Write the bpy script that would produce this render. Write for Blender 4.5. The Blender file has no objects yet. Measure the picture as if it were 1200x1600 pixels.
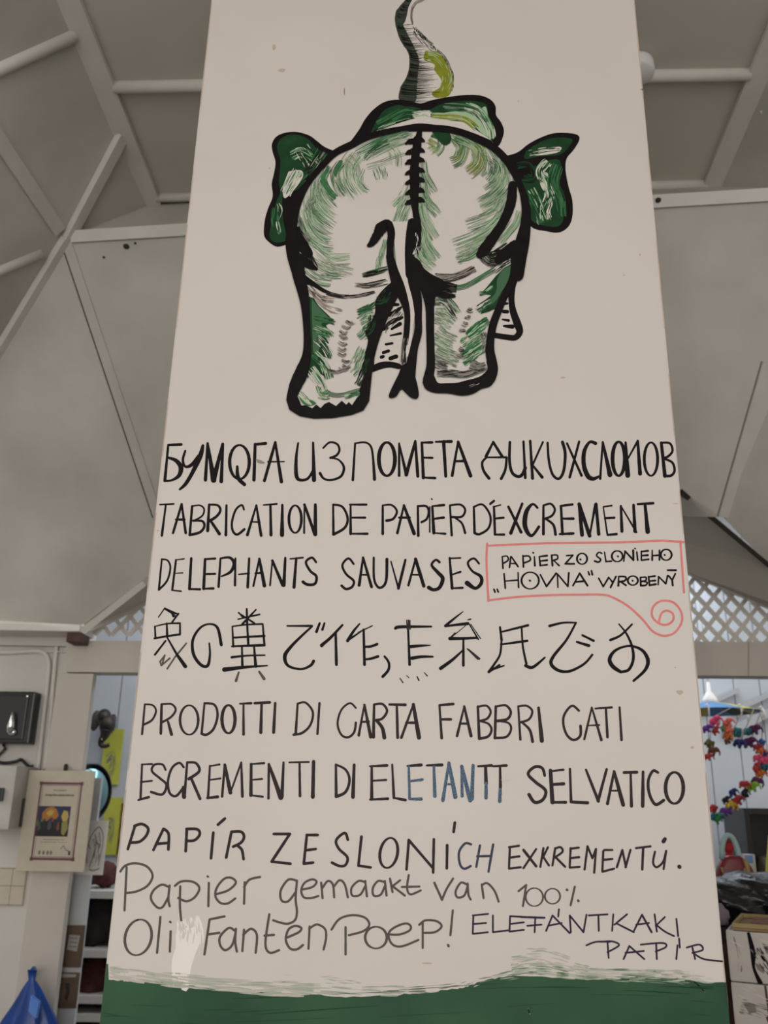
import bpy, bmesh, math, random
import numpy as np
from mathutils import Vector, Matrix
from mathutils.geometry import tessellate_polygon

S = bpy.context.scene
COL = S.collection
# ------------------------------------------------------------------ camera
FPX = 1350.0
PITCH, ROLL = math.radians(18.35), math.radians(0.9)
EYE = Vector((0, 0, 1.62))
CR = (Matrix.Rotation(math.pi/2+PITCH, 3, 'X') @ Matrix.Rotation(ROLL, 3, 'Z'))
cd = bpy.data.cameras.new('camera'); cam = bpy.data.objects.new('camera', cd); COL.objects.link(cam)
cam.matrix_world = Matrix.Translation(EYE) @ CR.to_4x4()
cd.sensor_fit = 'HORIZONTAL'; cd.sensor_width = 36; cd.lens = 36*FPX/1200
cd.clip_start = 0.05; cd.clip_end = 100
cd.dof.use_dof = True; cd.dof.focus_distance = 1.62; cd.dof.aperture_fstop = 7.5
S.camera = cam
# ------------------------------------------------------------------ light
S.view_settings.view_transform = 'Standard'; S.view_settings.look = 'None'
S.view_settings.gamma = 1; S.view_settings.use_curve_mapping = False
S.view_settings.exposure = 0.62
W = bpy.data.worlds.new('sky'); S.world = W; W.use_nodes = True
bg = W.node_tree.nodes['Background']; bg.inputs[0].default_value = (1.0, 0.975, 0.94, 1); bg.inputs[1].default_value = 1.15

def area(name, loc, target, sx, sy, power, color):
    l = bpy.data.lights.new(name, 'AREA'); l.shape = 'RECTANGLE'; l.size = sx; l.size_y = sy
    l.energy = power; l.color = color
    o = bpy.data.objects.new(name, l); COL.objects.link(o); o.location = loc
    o.rotation_euler = (Vector(target)-Vector(loc)).to_track_quat('-Z', 'Y').to_euler()
    return o
area('open_side_daylight', (-0.6, -4.6, 2.3), (0, 1.5, 2.1), 4.5, 1.9, 41, (1.0, 0.945, 0.885))
area('back_room_skylight', (0.6, 6.0, 3.3), (0.6, 6.3, 0), 4.0, 1.0, 30, (0.82, 0.90, 1.0))

# ------------------------------------------------------------------ helpers: pixels of the 1200x1600 frame to places
def ray(x, y): return CR @ Vector(((x-600)/FPX, -(y-800)/FPX, -1))
def at(x, y, Y): d = ray(x, y); return EYE + d*(Y/d.y)
def atz(x, y, z): d = ray(x, y); return EYE + d*((z-EYE.z)/d.z)
def plane(a, b, c): return ((b-a).cross(c-a).normalized(), a)
def on(x, y, pl): d = ray(x, y); return EYE + d*((pl[1]-EYE).dot(pl[0])/d.dot(pl[0]))

# ------------------------------------------------------------------ materials
MATS = {}
def mat(name, col, rough=0.6, metal=0.0, noise=0.0, scale=8.0, bump=0.0, col2=None, spec=0.4, detail=5.0, coat=0.0, trans=0.0, alpha=None):
    if name in MATS: return MATS[name]
    m = bpy.data.materials.new(name); m.use_nodes = True; nt = m.node_tree
    b = nt.nodes['Principled BSDF']
    b.inputs['Base Color'].default_value = (*col, 1); b.inputs['Roughness'].default_value = rough
    b.inputs['Metallic'].default_value = metal; b.inputs['Specular IOR Level'].default_value = spec
    b.inputs['Coat Weight'].default_value = coat; b.inputs['Transmission Weight'].default_value = trans
    if noise > 0 or bump > 0 or col2:
        tc = nt.nodes.new('ShaderNodeTexCoord'); n = nt.nodes.new('ShaderNodeTexNoise')
        n.inputs['Scale'].default_value = scale; n.inputs['Detail'].default_value = detail
        nt.links.new(tc.outputs['Object'], n.inputs['Vector'])
        r = nt.nodes.new('ShaderNodeValToRGB')
        c2 = col2 or tuple(max(0, c*(1-noise)) for c in col)
        r.color_ramp.elements[0].position = .35; r.color_ramp.elements[1].position = .68
        r.color_ramp.elements[0].color = (*c2, 1); r.color_ramp.elements[1].color = (*col, 1)
        nt.links.new(n.outputs['Fac'], r.inputs['Fac']); nt.links.new(r.outputs['Color'], b.inputs['Base Color'])
        if bump > 0:
            bp = nt.nodes.new('ShaderNodeBump'); bp.inputs['Strength'].default_value = bump; bp.inputs['Distance'].default_value = .01
            nt.links.new(n.outputs['Fac'], bp.inputs['Height']); nt.links.new(bp.outputs['Normal'], b.inputs['Normal'])
    MATS[name] = m; return m
def srgb(r, g, b):
    f = lambda v: (v/255/12.92 if v/255 <= .04045 else ((v/255+.055)/1.055)**2.4)
    return (f(r), f(g), f(b))

WHITE = mat('column_white_paint', (.515, .468, .430), .55, noise=.05, scale=3.0, bump=.02)
CEIL = mat('ceiling_board_paint', (.58, .55, .50), .7, noise=.26, scale=1.9, detail=6)
CEIL2 = mat('ceiling_flat_paint', (.55, .515, .45), .7, noise=.08, scale=1.4, detail=6)
TRIM = mat('batten_paint', (.66, .625, .575), .5, noise=.08, scale=6)
WALL = mat('wall_paint', (.60, .57, .53), .65, noise=.08, scale=3)
BEAMP = mat('beam_paint', (.55, .50, .445), .6, noise=.1, scale=5)
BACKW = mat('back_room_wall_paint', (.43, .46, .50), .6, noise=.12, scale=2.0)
FLOORM = mat('concrete_floor', (.22, .205, .19), .8, noise=.3, scale=4, bump=.1)
BLACK = mat('black_paint', (.008, .006, .0065), .5, noise=.3, scale=40, spec=.06)
INK = mat('black_brush_ink', (.008, .006, .007), .5, spec=.06)
INK2 = mat('dark_marker_ink', (.030, .023, .024), .6, spec=.06)
INK3 = mat('grey_marker_ink', (.085, .070, .064), .6, spec=.06)
INK4 = mat('blue_black_ink', (.045, .05, .075), .6, spec=.06)
INKB = mat('purple_black_ink', (.030, .022, .040), .6, spec=.06)
GLIT = mat('blue_glitter_ink', (.11, .18, .26), .35, col2=(.018, .028, .045), scale=700, detail=1, spec=.1)
RED = mat('red_marker_ink', (.60, .17, .16), .6, noise=.15, scale=60)
DGREEN = mat('dark_green_paint', (.013, .050, .020), .5, noise=.35, scale=30, spec=.06)
MGREEN = mat('green_paint', (.045, .150, .060), .5, noise=.3, scale=40, spec=.06)
PGREEN = mat('pale_green_paint', (.27, .37, .23), .6)
GGREEN = mat('grey_green_paint', (.10, .135, .095), .6)
LIME = mat('olive_lime_paint', (.20, .22, .018), .5, noise=.25, scale=40, spec=.06)
DGREY = mat('dark_grey_paint', (.035, .035, .03), .5, spec=.06)
GREY = mat('dry_brush_grey_paint', (.20, .17, .15), .6)
BAND = mat('green_dado_paint', (.030, .082, .040), .45, col2=(.014, .045, .026), scale=4, bump=.03, spec=.12)
WASH = mat('thin_grey_wash', (.42, .42, .37), .6)
FRESH = mat('fresh_white_paint', (.66, .615, .575), .5)
STAIN = mat('brown_stain', (.40, .32, .25), .7)
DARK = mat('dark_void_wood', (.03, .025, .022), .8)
BROWN = mat('red_brown_wood', (.11, .055, .045), .7, noise=.4, scale=20)

# ------------------------------------------------------------------ object helpers
def tag(o, label=None, cat=None, group=None, kind=None):
    if label: o['label'] = label
    if cat: o['category'] = cat
    if group: o['group'] = group
    if kind: o['kind'] = kind
    return o
def empty(name, loc, label, cat, group=None):
    o = bpy.data.objects.new(name, None); COL.objects.link(o); o.location = loc; o.empty_display_size = .05
    return tag(o, label, cat, group)
class MB:
    """collects shapes in world space, builds ONE mesh object"""
    def __init__(self): self.v = []; self.f = []; self.m = []; self.mats = []; self.sm = []
    def mi(self, m):
        if m not in self.mats: self.mats.append(m)
        return self.mats.index(m)
    def add(self, vs, fs, m, smooth=False):
        k = len(self.v); i = self.mi(m)
        self.v += [tuple(p) for p in vs]
        for f in fs: self.f.append([a+k for a in f]); self.m.append(i); self.sm.append(smooth)
    def box(self, x0, x1, y0, y1, z0, z1, m, bev=0):
        if bev > 0:
            bm = bmesh.new(); bmesh.ops.create_cube(bm, size=1)
            bmesh.ops.scale(bm, vec=(x1-x0, y1-y0, z1-z0), verts=bm.verts)
            bmesh.ops.bevel(bm, geom=list(bm.edges), offset=bev, segments=2, affect='EDGES', profile=.7)
            bmesh.ops.translate(bm, vec=((x0+x1)/2, (y0+y1)/2, (z0+z1)/2), verts=bm.verts)
            self.bm(bm, m); return
        vs = [(x, y, z) for x in (x0, x1) for y in (y0, y1) for z in (z0, z1)]
        self.add(vs, [(0,1,3,2),(4,6,7,5),(0,4,5,1),(2,3,7,6),(0,2,6,4),(1,5,7,3)], m)
    def bm(self, bm, m, smooth=False, M=None):
        bm.verts.index_update()
        vs = [(M @ v.co if M else v.co.copy()) for v in bm.verts]
        self.add(vs, [[v.index for v in f.verts] for f in bm.faces], m, smooth); bm.free()
    def hexa(self, q0, q1, m):
        """solid between two quads"""
        vs = list(q0)+list(q1)
        self.add(vs, [(0,1,2,3),(7,6,5,4),(0,4,5,1),(1,5,6,2),(2,6,7,3),(3,7,4,0)], m)
    def bar(self, a, b, up, w, h, m):
        """rectangular bar from a to b; w across, h along 'up'"""
        a, b = Vector(a), Vector(b); d = (b-a).normalized(); s = d.cross(up).normalized(); u = s.cross(d).normalized()
        q = lambda p: [p-s*w/2, p+s*w/2, p+s*w/2+u*h, p-s*w/2+u*h]
        self.hexa(q(a), q(b), m)
    def ball(self, c, r, m, seg=14, rot=None, smooth=True):
        bm = bmesh.new(); bmesh.ops.create_uvsphere(bm, u_segments=seg, v_segments=max(6, seg*2//3), radius=1)
        M = Matrix.Translation(c) @ ((rot or Matrix.Identity(3)).to_4x4()) @ Matrix.Diagonal((r[0], r[1], r[2], 1))
        self.bm(bm, m, smooth, M)
    def tube(self, pts, rad, m, seg=10, cap=True):
        pts = [Vector(p) for p in pts]; n = len(pts)
        if not hasattr(rad, '__len__'): rad = [rad]*n
        vs = []; prev = None
        for i, p in enumerate(pts):
            d = (pts[min(i+1, n-1)]-pts[max(i-1, 0)]).normalized()
            if prev is None: a = Vector((0, 0, 1)) if abs(d.z) < .9 else Vector((1, 0, 0)); s = d.cross(a).normalized()
            else: s = (prev - d*prev.dot(d)).normalized()
            prev = s; t = d.cross(s)
            for k in range(seg): an = 2*math.pi*k/seg; vs.append(p+(s*math.cos(an)+t*math.sin(an))*rad[i])
        fs = [(i*seg+k, i*seg+(k+1) % seg, (i+1)*seg+(k+1) % seg, (i+1)*seg+k) for i in range(n-1) for k in range(seg)]
        if cap: fs += [tuple(range(seg))[::-1], tuple(range((n-1)*seg, n*seg))]
        self.add(vs, fs, m, True)
    def lathe(self, prof, c, m, seg=28, M=None):
        vs = []; n = len(prof)
        for r, z in prof:
            for k in range(seg):
                a = 2*math.pi*k/seg; p = Vector((r*math.cos(a), r*math.sin(a), z))
                if M: p = M @ p
                vs.append(p+Vector(c))
        fs = [(i*seg+k, i*seg+(k+1) % seg, (i+1)*seg+(k+1) % seg, (i+1)*seg+k) for i in range(n-1) for k in range(seg)]
        fs += [tuple(range(seg))[::-1], tuple(range((n-1)*seg, n*seg))]
        self.add(vs, fs, m, True)
    def build(self, name, parent=None, base=None):
        o_ = Vector(base) if base is not None else (parent_base(parent) if parent else Vector((0, 0, 0)))
        me = bpy.data.meshes.new(name); me.from_pydata([Vector(p)-o_ for p in self.v], [], self.f)
        for m in self.mats: me.materials.append(m)
        me.polygons.foreach_set('material_index', self.m); me.polygons.foreach_set('use_smooth', self.sm); me.update()
        o = bpy.data.objects.new(name, me); COL.objects.link(o)
        if parent: o.parent = parent
        else: o.location = o_
        return o
def parent_base(p):
    v = Vector((0, 0, 0))
    while p is not None: v = v + p.location; p = p.parent
    return v
def struct(o): o['kind'] = 'structure'; return o
def solid_poly(mb, pts, off, m):
    """prism: outline pts (3D), thickness vector off"""
    n = len(pts); tri = tessellate_polygon([pts]); off = Vector(off)
    vs = list(pts)+[p+off for p in pts]
    fs = [tuple(t) for t in tri]+[tuple(a+n for a in t)[::-1] for t in tri]+[(i, (i+1) % n, n+(i+1) % n, n+i) for i in range(n)]
    mb.add(vs, fs, m)

# ------------------------------------------------------------------ painting on the column face
FY = 1.5
def cat(pts, sub=5):
    """Catmull-Rom through (x,y,w)"""
    if len(pts) < 3: return pts
    P = [pts[0]]+pts+[pts[-1]]; out = []
    for i in range(1, len(P)-2):
        p0, p1, p2, p3 = P[i-1:i+3]
        for k in range(sub):
            t = k/sub
            out.append(tuple(.5*((2*p1[j])+(-p0[j]+p2[j])*t+(2*p0[j]-5*p1[j]+4*p2[j]-p3[j])*t*t+(-p0[j]+3*p1[j]-3*p2[j]+p3[j])*t**3) for j in range(3)))
    out.append(P[-2]); return out
class Paint:
    def __init__(self, y=FY): self.mb = MB(); self.y = y; self.rng = random.Random(7); self.keep = None; self.n = 0
    def up(self): self.n += 1; return .0002+self.n*5e-7           # every later stroke lies over the earlier ones
    def P(self, x, y, lift): return at(x, y, self.y-lift)
    def poly(self, pts, m, lift=.0003):
        lift = self.up()
        p3 = [self.P(p[0], p[1], lift) for p in pts]
        tri = tessellate_polygon([[Vector((p[0], p[1], 0)) for p in pts]])
        self.mb.add(p3, [tuple(t) for t in tri], m)
    def ribbon(self, pts, m, lift=.0006, caps=True):
        n = len(pts)
        if n < 2: return
        if self.keep is not None: self.keep.append((list(pts), m, lift, caps)); return
        lift = self.up(); L = []; Rr = []
        for i, (x, y, w) in enumerate(pts):
            a = pts[max(i-1, 0)]; b = pts[min(i+1, n-1)]
            dx, dy = b[0]-a[0], b[1]-a[1]; l = math.hypot(dx, dy) or 1e-6
            nx, ny = -dy/l, dx/l
            L.append((x+nx*w/2, y+ny*w/2)); Rr.append((x-nx*w/2, y-ny*w/2))
        vs = [self.P(p[0], p[1], lift) for p in L]+[self.P(p[0], p[1], lift) for p in Rr]
        self.mb.add(vs, [(i, i+1, n+i+1, n+i) for i in range(n-1)], m)
        if caps:
            for (x, y, w) in (pts[0], pts[-1]):
                if w < .8: continue
                lift = self.up()
                c = [self.P(x+math.cos(a)*w/2, y+math.sin(a)*w/2, lift) for a in [2*math.pi*k/10 for k in range(10)]]
                self.mb.add(c, [tuple(range(10))], m)
    def hair(self, path, width, n, ms, th=1.2, lift=.0005, l0=.25, l1=.7, wob=.6):
        """dry-brush stroke: n bristle marks along a path (image px)"""
        r = self.rng; p = cat(path, 6); N = len(p)
        for _ in range(n):
            off = (r.random()-.5)*width; ln = r.uniform(l0, l1); t0 = r.uniform(-.08, 1.02-ln*.9)
            i0, i1 = max(0, int(t0*N)), min(N-1, int((t0+ln)*N))
            if i1-i0 < 2: continue
            m = r.choice(ms); w0 = th*r.uniform(.5, 1.4); drift = r.uniform(-wob, wob)*width*.12; q = []
            for i in range(i0, i1+1):
                a = p[max(i-1, 0)]; b = p[min(i+1, N-1)]; dx, dy = b[0]-a[0], b[1]-a[1]; l = math.hypot(dx, dy) or 1e-6
                u = (i-i0)/(i1-i0); o = off+drift*u
                q.append((p[i][0]-dy/l*o, p[i][1]+dx/l*o, w0*max(.08, math.sin(math.pi*(u*.9+.05))**.6)))
            self.ribbon(q, m, lift+r.random()*.0002, caps=False)
CH = {}   # chunks of the frame: name -> x0, y0, scale
def px(s, chunk):
    out = []; c = chunk
    for tok in s.split():
        if tok[0].isalpha(): c = tok; continue
        a = [float(t) for t in tok.split(',')]; x0, y0, k = CH[c]
        out.append((x0+a[0]/k, y0+a[1]/k, (a[2]/k if len(a) > 2 else None)))
    return out
def letters(pt, chunk, w, m, text, taper=True):
    """strokes separated by '|'; leading '/' = straight corners; 'O cx,cy rx,ry' = ring; trailing ;w sets the width"""
    k = CH[chunk][2]; r = pt.rng; BO = 1.12 if m in (INK, INK2, GLIT) else 1.04
    for s in text.replace('\n', ' ').split('|'):
        s = s.strip()
        if not s: continue
        ww = w
        if ';' in s: s, q = s.split(';'); ww = float(q)
        lin = s.startswith('/'); s = s.lstrip('/').strip()
        if s.startswith('O '):
            a, b = s[2:].split(); cx, cy = map(float, a.split(',')); rr = list(map(float, b.split(','))); tilt = rr[2] if len(rr) > 2 else 0
            x0, y0, _ = CH[chunk]; pts = []
            for i in range(27):
                t = -1.9+2*math.pi*i/25.; ex, ey = rr[0]*math.cos(t), rr[1]*math.sin(t)
                ex -= ey*tilt
                side = abs(math.cos(t))
                pts.append((x0+(cx+ex)/k, y0+(cy+ey)/k, ww/k*(.72+.5*side)))
            pt.ribbon(pts, m, .0006+r.random()*.0003); continue
        p = px(s, chunk)
        if len(p) == 1: x, y, q = p[0]; p = [(x-.4, y-.4, q), (x+.4, y+.4, q)]
        n = len(p); base = ww/k*BO
        q = []
        a0, a1 = (r.uniform(.72, .95), r.uniform(.95, 1.2)) if taper else (1, 1)
        for i, (x, y, wq) in enumerate(p):
            q.append((x, y, wq*BO if wq else base*(a0+(a1-a0)*i/max(1, n-1))))
        if lin or n == 2:
            for i in range(n-1):
                a, b = q[i], q[i+1]; seg = []
                for t in range(7):
                    u = t/6; wob = 1+r.uniform(-.06, .06)
                    seg.append((a[0]+(b[0]-a[0])*u, a[1]+(b[1]-a[1])*u, (a[2]+(b[2]-a[2])*u)*wob))
                pt.ribbon(seg, m, .0006+r.random()*.0003)
        else: pt.ribbon(cat(q, 6), m, .0006+r.random()*.0003)
# ================================================================== STRUCTURE
ZT = 4.25; ZJ = 3.95; YW = 4.4
C1, C2, T1 = atz(240, 318, ZT), atz(1110, 292, ZT), atz(188, 207, ZT)
TL = C1+(atz(110, 0, ZT)-C1)*4.2; R0 = atz(1200, 78, ZT); TR = C2+(R0-C2)*6.0
J = atz(102, 370, ZJ); RJ = atz(1200, 304, ZJ)
UL = plane(TL, T1, J)
A0 = on(0, 540, UL); AX = J+(A0-J)*2.6
LW0 = at(0, 970, YW); PL = plane(J, A0, LW0); LW1 = on(128, 976, PL); LWX = LW0+(LW0-LW1)*5
H1 = on(250, 790, PL); PF = plane(J, RJ, H1); HR = on(1130, 808, PF)
HV = on(232, 902, PL)                                   # verge, left
RV = on(1062, 766, PF)
RX = RJ+(RJ-J)*.12                                       # right corner of the front fold
R2 = on(1200, 566, PF)
UR1 = atz(1184, 158, ZT)                                 # batten start on the right edge
RVX = at(1200, 882, 4.05)
cm = MB()
def facet(*pts): cm.add([Vector(p) for p in pts], [tuple(range(len(pts)))], CEIL)
cm.add([TL, C1, C2, TR], [(0, 1, 2, 3)], CEIL2)
facet(C1, J, RX, C2); facet(C1, T1, J)
UL0 = T1+(TL-T1)*1.0
facet(T1, UL0, Vector((UL0.x-3.5, UL0.y-.5, UL0.z-2.2)), AX, J)
facet(J, AX, LWX, LW1, HV, H1)
HVm = PL and H1+(HV-H1)*1.0
facet(J, H1, HR, R2, RX) if False else facet(J, H1, HR, RX)
# centre part of the front slope down to the verge behind the column
apexF = on(690, 560, PF)
facet(H1, HV, apexF); facet(H1, apexF, HR); facet(HR, apexF, RV)
RFar = Vector((3.9, 3.3, 2.5))
facet(RX, HR, RVX, RFar); facet(RVX, RFar, Vector((4.45, 4.7, 2.45)), at(1400, 1004, 4.63)); facet(C2, RX, TR); facet(RX, RFar, Vector((TR.x+3.5, TR.y, 2.3)), TR)
ceil = struct(cm.build('ceiling'))

def batten(n, a, b, w, h, up, m=TRIM):
    k = MB(); k.bar(a, b, Vector(up), w, h, m)
    o = struct(k.build('trim_%d' % n)); return o
dn = (0, 0, -1)
def lower(p, d=.002): return p+Vector((0, 0, -d))
batten(1, lower(TL), lower(C1), .085, .022, dn); batten(2, lower(C2), lower(TR), .085, .022, dn)
def cove(n, a, b, r=.024):
    """rounded cover strip"""
    k = MB(); k.tube([a, b], r, TRIM, 12); return struct(k.build('trim_%d' % n))
inset = (C1-TL).normalized()*.02
cove(3, atz(178, 136, ZT-.01), atz(700, 127, ZT-.01)); cove(4, atz(700, 124, ZT-.01), atz(1172, 116, ZT-.01))
cove(5, atz(244, 309, ZT-.01), atz(680, 300, ZT-.01), .02); cove(6, atz(680, 300, ZT-.01), atz(1104, 288, ZT-.01), .022)
nUL = (UL[0] if UL[0].z < 0 else -UL[0]); nPL = (PL[0] if PL[0].z < 0 else -PL[0]); nPF = (PF[0] if PF[0].z < 0 else -PF[0])
def bt(n, a, b, w, h, nrm, m=TRIM):
    k = MB(); k.bar(a+nrm*.002, b+nrm*.002, nrm, w, h, m); return struct(k.build('trim_%d' % n))
bt(7, T1, J, .05, .03, nUL); bt(8, J, AX, .06, .03, nUL)
bt(9, on(0, 222, UL)+(on(0, 222, UL)-on(86, 352, UL))*1.5, on(92, 360, UL), .055, .012, nUL)
cove(10, on(-220, 205, UL), on(116, 55, UL), .024); cove(11, on(-80, 455, UL), on(64, 395, UL), .022)
bt(12, J+(RJ-J)*.01, J+(RJ-J)*.5, .05, .014, nPF); bt(13, J+(RJ-J)*.5, RX, .05, .014, nPF)
k = MB(); k.bar(UR1+Vector((.03, 0, -.01)), atz(1260, 268, ZT-.06), Vector(dn), .05, .03, TRIM); struct(k.build('trim_14'))
# joint strips along the hips (narrow, with a dark open joint beside)
def joint(n, a, b, nrm, gap=.006, gm=None):
    k = MB(); s = (b-a).normalized().cross(nrm).normalized()
    k.bar(a+nrm*.001, b+nrm*.001, nrm, .045, .005, CEIL); k.bar(a+s*.027+nrm*.001, b+s*.027+nrm*.001, nrm, gap, .002, gm or DARK)
    return struct(k.build('trim_%d' % n))
joint(15, J+(H1-J)*.02, H1+(HV-H1)*.15, nPF); joint(16, R2, HR, nPF, .004, mat('grey_joint', (.17, .155, .14), .9))  # right joint line in a plain lighter grey
# verge over the gable: board at left, shadow strip at right
k = MB(); k.bar(HV+Vector((0, 0, -.01)), on(136, 978, PL)+Vector((0, 0, -.01)), nPL, .03, .05, TRIM); struct(k.build('trim_17'))
k = MB(); k.bar(RV+nPF*.004, RVX+nPF*.004, nPF, .022, .018, DARK); struct(k.build('trim_18'))  # dark bar stands in for the shaded gap below the verge

# gable zone: soffit between the verge and the lattice, walls
YB = 4.55
la0, la1 = at(138, 986, YB+.1), at(663, 750, YB+.1); ra1 = at(1215, 944, YB+.1)
k = MB(); k.add([HV, at(128, 972, YB), at(138, 984, YB+.08), at(663, 744, YB+.08), apexF], [(0, 1, 2), (0, 2, 3), (0, 3, 4)], CEIL2)
k.add([RV, at(663, 744, YB+.08), at(1400, 1004, YB+.08), RVX+Vector((.9, .2, -.45)), RVX, apexF], [(0, 1, 4), (1, 2, 3), (1, 3, 4), (0, 5, 1)], CEIL2)
struct(k.build('trim_19'))

bl, br = at(104, 1001, YB), at(1330, 1004, YB)
WX = at(128, 1100, YB+.06).x
k = MB(); k.box(-5, WX, YB+.06, YB+.16, 0, LW0.z+.06, WALL); struct(k.build('wall_left'))
k = MB(); k.box(-5, 5, -3.2, 8.2, -.1, 0, FLOORM); struct(k.build('floor'))
k = MB()                                                 # cornice with two mouldings
zc = LW1.z
k.box(LWX.x, WX+.02, YW-.02, YB+.06, zc-.03, zc+.005, TRIM, .004); k.box(LWX.x, WX-.08, YB+.02, YB+.06, zc-.075, zc-.03, WALL); k.box(LWX.x, WX-.085, YB+.04, YB+.06, zc-.105, zc-.1, TRIM)
struct(k.build('trim_20'))
k = MB(); k.box(4.4, 4.5, -3, 8.2, 0, 2.7, WALL); struct(k.build('wall_right'))
k = MB(); k.box(-4.7, -4.6, -3, YB+.05, 0, 2.7, WALL); struct(k.build('wall_shade_left'))  # unseen wall added to cut side light and darken the lower background
# back room
YK = 6.6
k = MB()                                                 # plank wall behind, with open joints
rr = random.Random(5); x = -2.9
k.box(-3.0, 4.4, YK+.03, YK+.1, 0, 4.0, BACKW)
while x < 4.3:
    w = rr.uniform(.19, .25); k.box(x, min(4.38, x+w-.007), YK, YK+.03, 0, 4.0, BACKW); x += w
struct(k.build('wall_back'))
k = MB(); k.box(-2.95, -2.86, YB+.2, YK-.01, 0, 3.9, BACKW); struct(k.build('wall_side'))
k = MB(); k.box(-2.95, 4.4, YB+1.0, YK+.1, 4.0, 4.06, BACKW); struct(k.build('ceiling_back'))
# ================================================================== THE PAINTED COLUMN
col = empty('painted_sign', (0.064, FY+.2, 0), 'tall white column-shaped sign with a green elephant seen from behind and hand-painted multilingual writing', 'sign')
def edge(y): return 330-.1094*y, 992+.0931*y
tl, tr, bl_, br_ = at(330, 0, FY), at(992, 0, FY), at(155, 1600, FY), at(1141, 1600, FY)
def ext(a, b, z): t = (z-a.z)/(b.z-a.z); return a+(b-a)*t
QT = [ext(bl_, tl, 4.24), ext(br_, tr, 4.24)]; QB = [ext(bl_, tl, 0), ext(br_, tr, 0)]
k = MB(); dY = Vector((0, .42, 0))
bmx = bmesh.new()
vv = [bmx.verts.new(p) for p in (QB[0], QB[1], QT[1], QT[0], QB[0]+dY, QB[1]+dY, QT[1]+dY, QT[0]+dY)]
for f in ((0,1,2,3), (7,6,5,4), (0,4,5,1), (1,5,6,2), (2,6,7,3), (3,7,4,0)): bmx.faces.new([vv[i] for i in f])
bmesh.ops.recalc_face_normals(bmx, faces=bmx.faces)
bmesh.ops.bevel(bmx, geom=[e for e in bmx.edges if abs(e.verts[0].co.z-e.verts[1].co.z) > 1], offset=.003, segments=2, affect='EDGES')
k.bm(bmx, WHITE); k.build('white_panel', col)

# ---- green dado with its ragged brushed top
pt = Paint()
CH.update({'D1': (160, 1410, 3.75), 'D2': (440, 1410, 4.0), 'D3': (720, 1400, 2.791)})
top = px('D1 40,452 120,462 300,460 400,466 500,487 700,512 900,527 1040,532 D2 0,566 200,572 400,592 700,580 900,562 1100,540 D3 40,390 100,370 200,348 350,350 500,362 650,366 800,350 950,360 1100,378 1165,376', 'D1')
rg = random.Random(3); band = []
for a, b in zip(top[:-1], top[1:]):
    for i in range(6): u = i/6; band.append((a[0]+(b[0]-a[0])*u, a[1]+(b[1]-a[1])*u+rg.uniform(-1.2, 1.2)))
band.append((edge(1535)[1]-.5, 1535)); band[0] = (170, 1531)
left = [(edge(1506)[0]+1, 1506), (169, 1506), (170, 1531)]
pt.poly(left+band+[(edge(1700)[1]-.5, 1700), (edge(1700)[0]+.5, 1700)], BAND, .0003)
p3 = [pt.P(edge(1695)[0]+.5, 1695, .0003), pt.P(edge(1695)[1]-.5, 1695, .0003)]
f = Vector((0, -.0003, 0)); pt.mb.add([p3[0], p3[1], QB[1]+f, QB[0]+f], [(0, 1, 2, 3)], BAND)
H = lambda s, w, n, ms, th=1.2, lift=.0005, l0=.25, l1=.7, wob=.6, c='E1': pt.hair([(x, y, 1) for x, y, _ in px(s, c)], w, n, ms, th, lift, l0, l1, wob)
# scrubbed white over green just above and on the edge
WG = mat('washed_green', (.30, .335, .265), .6, spec=.1); WH = mat('washed_white', (.40, .38, .33), .6, spec=.1); WD = mat('washed_dark_green', (.13, .17, .115), .6, spec=.1)
H('D1 40,400 300,440 600,475 1000,505 D2 200,545', 22, 162, [WH, WH, WG], 2.6, .0004, 0.044, 0.150)
H('D1 300,445 700,490 D2 100,535 500,560 800,555', 18, 198, [WH, WG, WG], 2.2, .00042, 0.022, 0.080)
H('D1 500,478 800,500 1100,512 D2 300,560 600,570 900,550', 13, 216, [WD, WG, MGREEN], 1.3, .00045, 0.011, 0.035)
H('D2 0,480 150,478 330,485 500,500', 12, 61, [WG, WD, WH], 1.1, .0004, 0.033, 0.100)
H('D2 600,562 900,548 D3 0,396 80,372 250,342', 13, 126, [WG, WH, WD], 1.6, .00045, 0.022, 0.080)
H('D3 220,320 350,312 500,335 700,343 900,352 1000,356', 20, 270, [WG, WG, WH, WD], 1.7, .00045, 0.028, 0.100)
H('D3 250,338 350,335 500,348 700,352 850,350', 7, 90, [MGREEN, WD], 1.3, .0005, 0.022, 0.070)
H('D3 220,270 330,262 450,290 560,320', 24, 72, [WH, WG], 2.4, .0004, 0.055, 0.150)
H('D3 800,330 950,350 1100,372', 10, 72, [WH, WG], 1.6, .0005, 0.055, 0.150)
H('D1 0,640 400,650 900,640 D3 200,440 700,430 1100,450', 50, 26, [DGREEN], 1.2, .0004, .04, .12)
pt.mb.build('green_dado', col)
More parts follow.
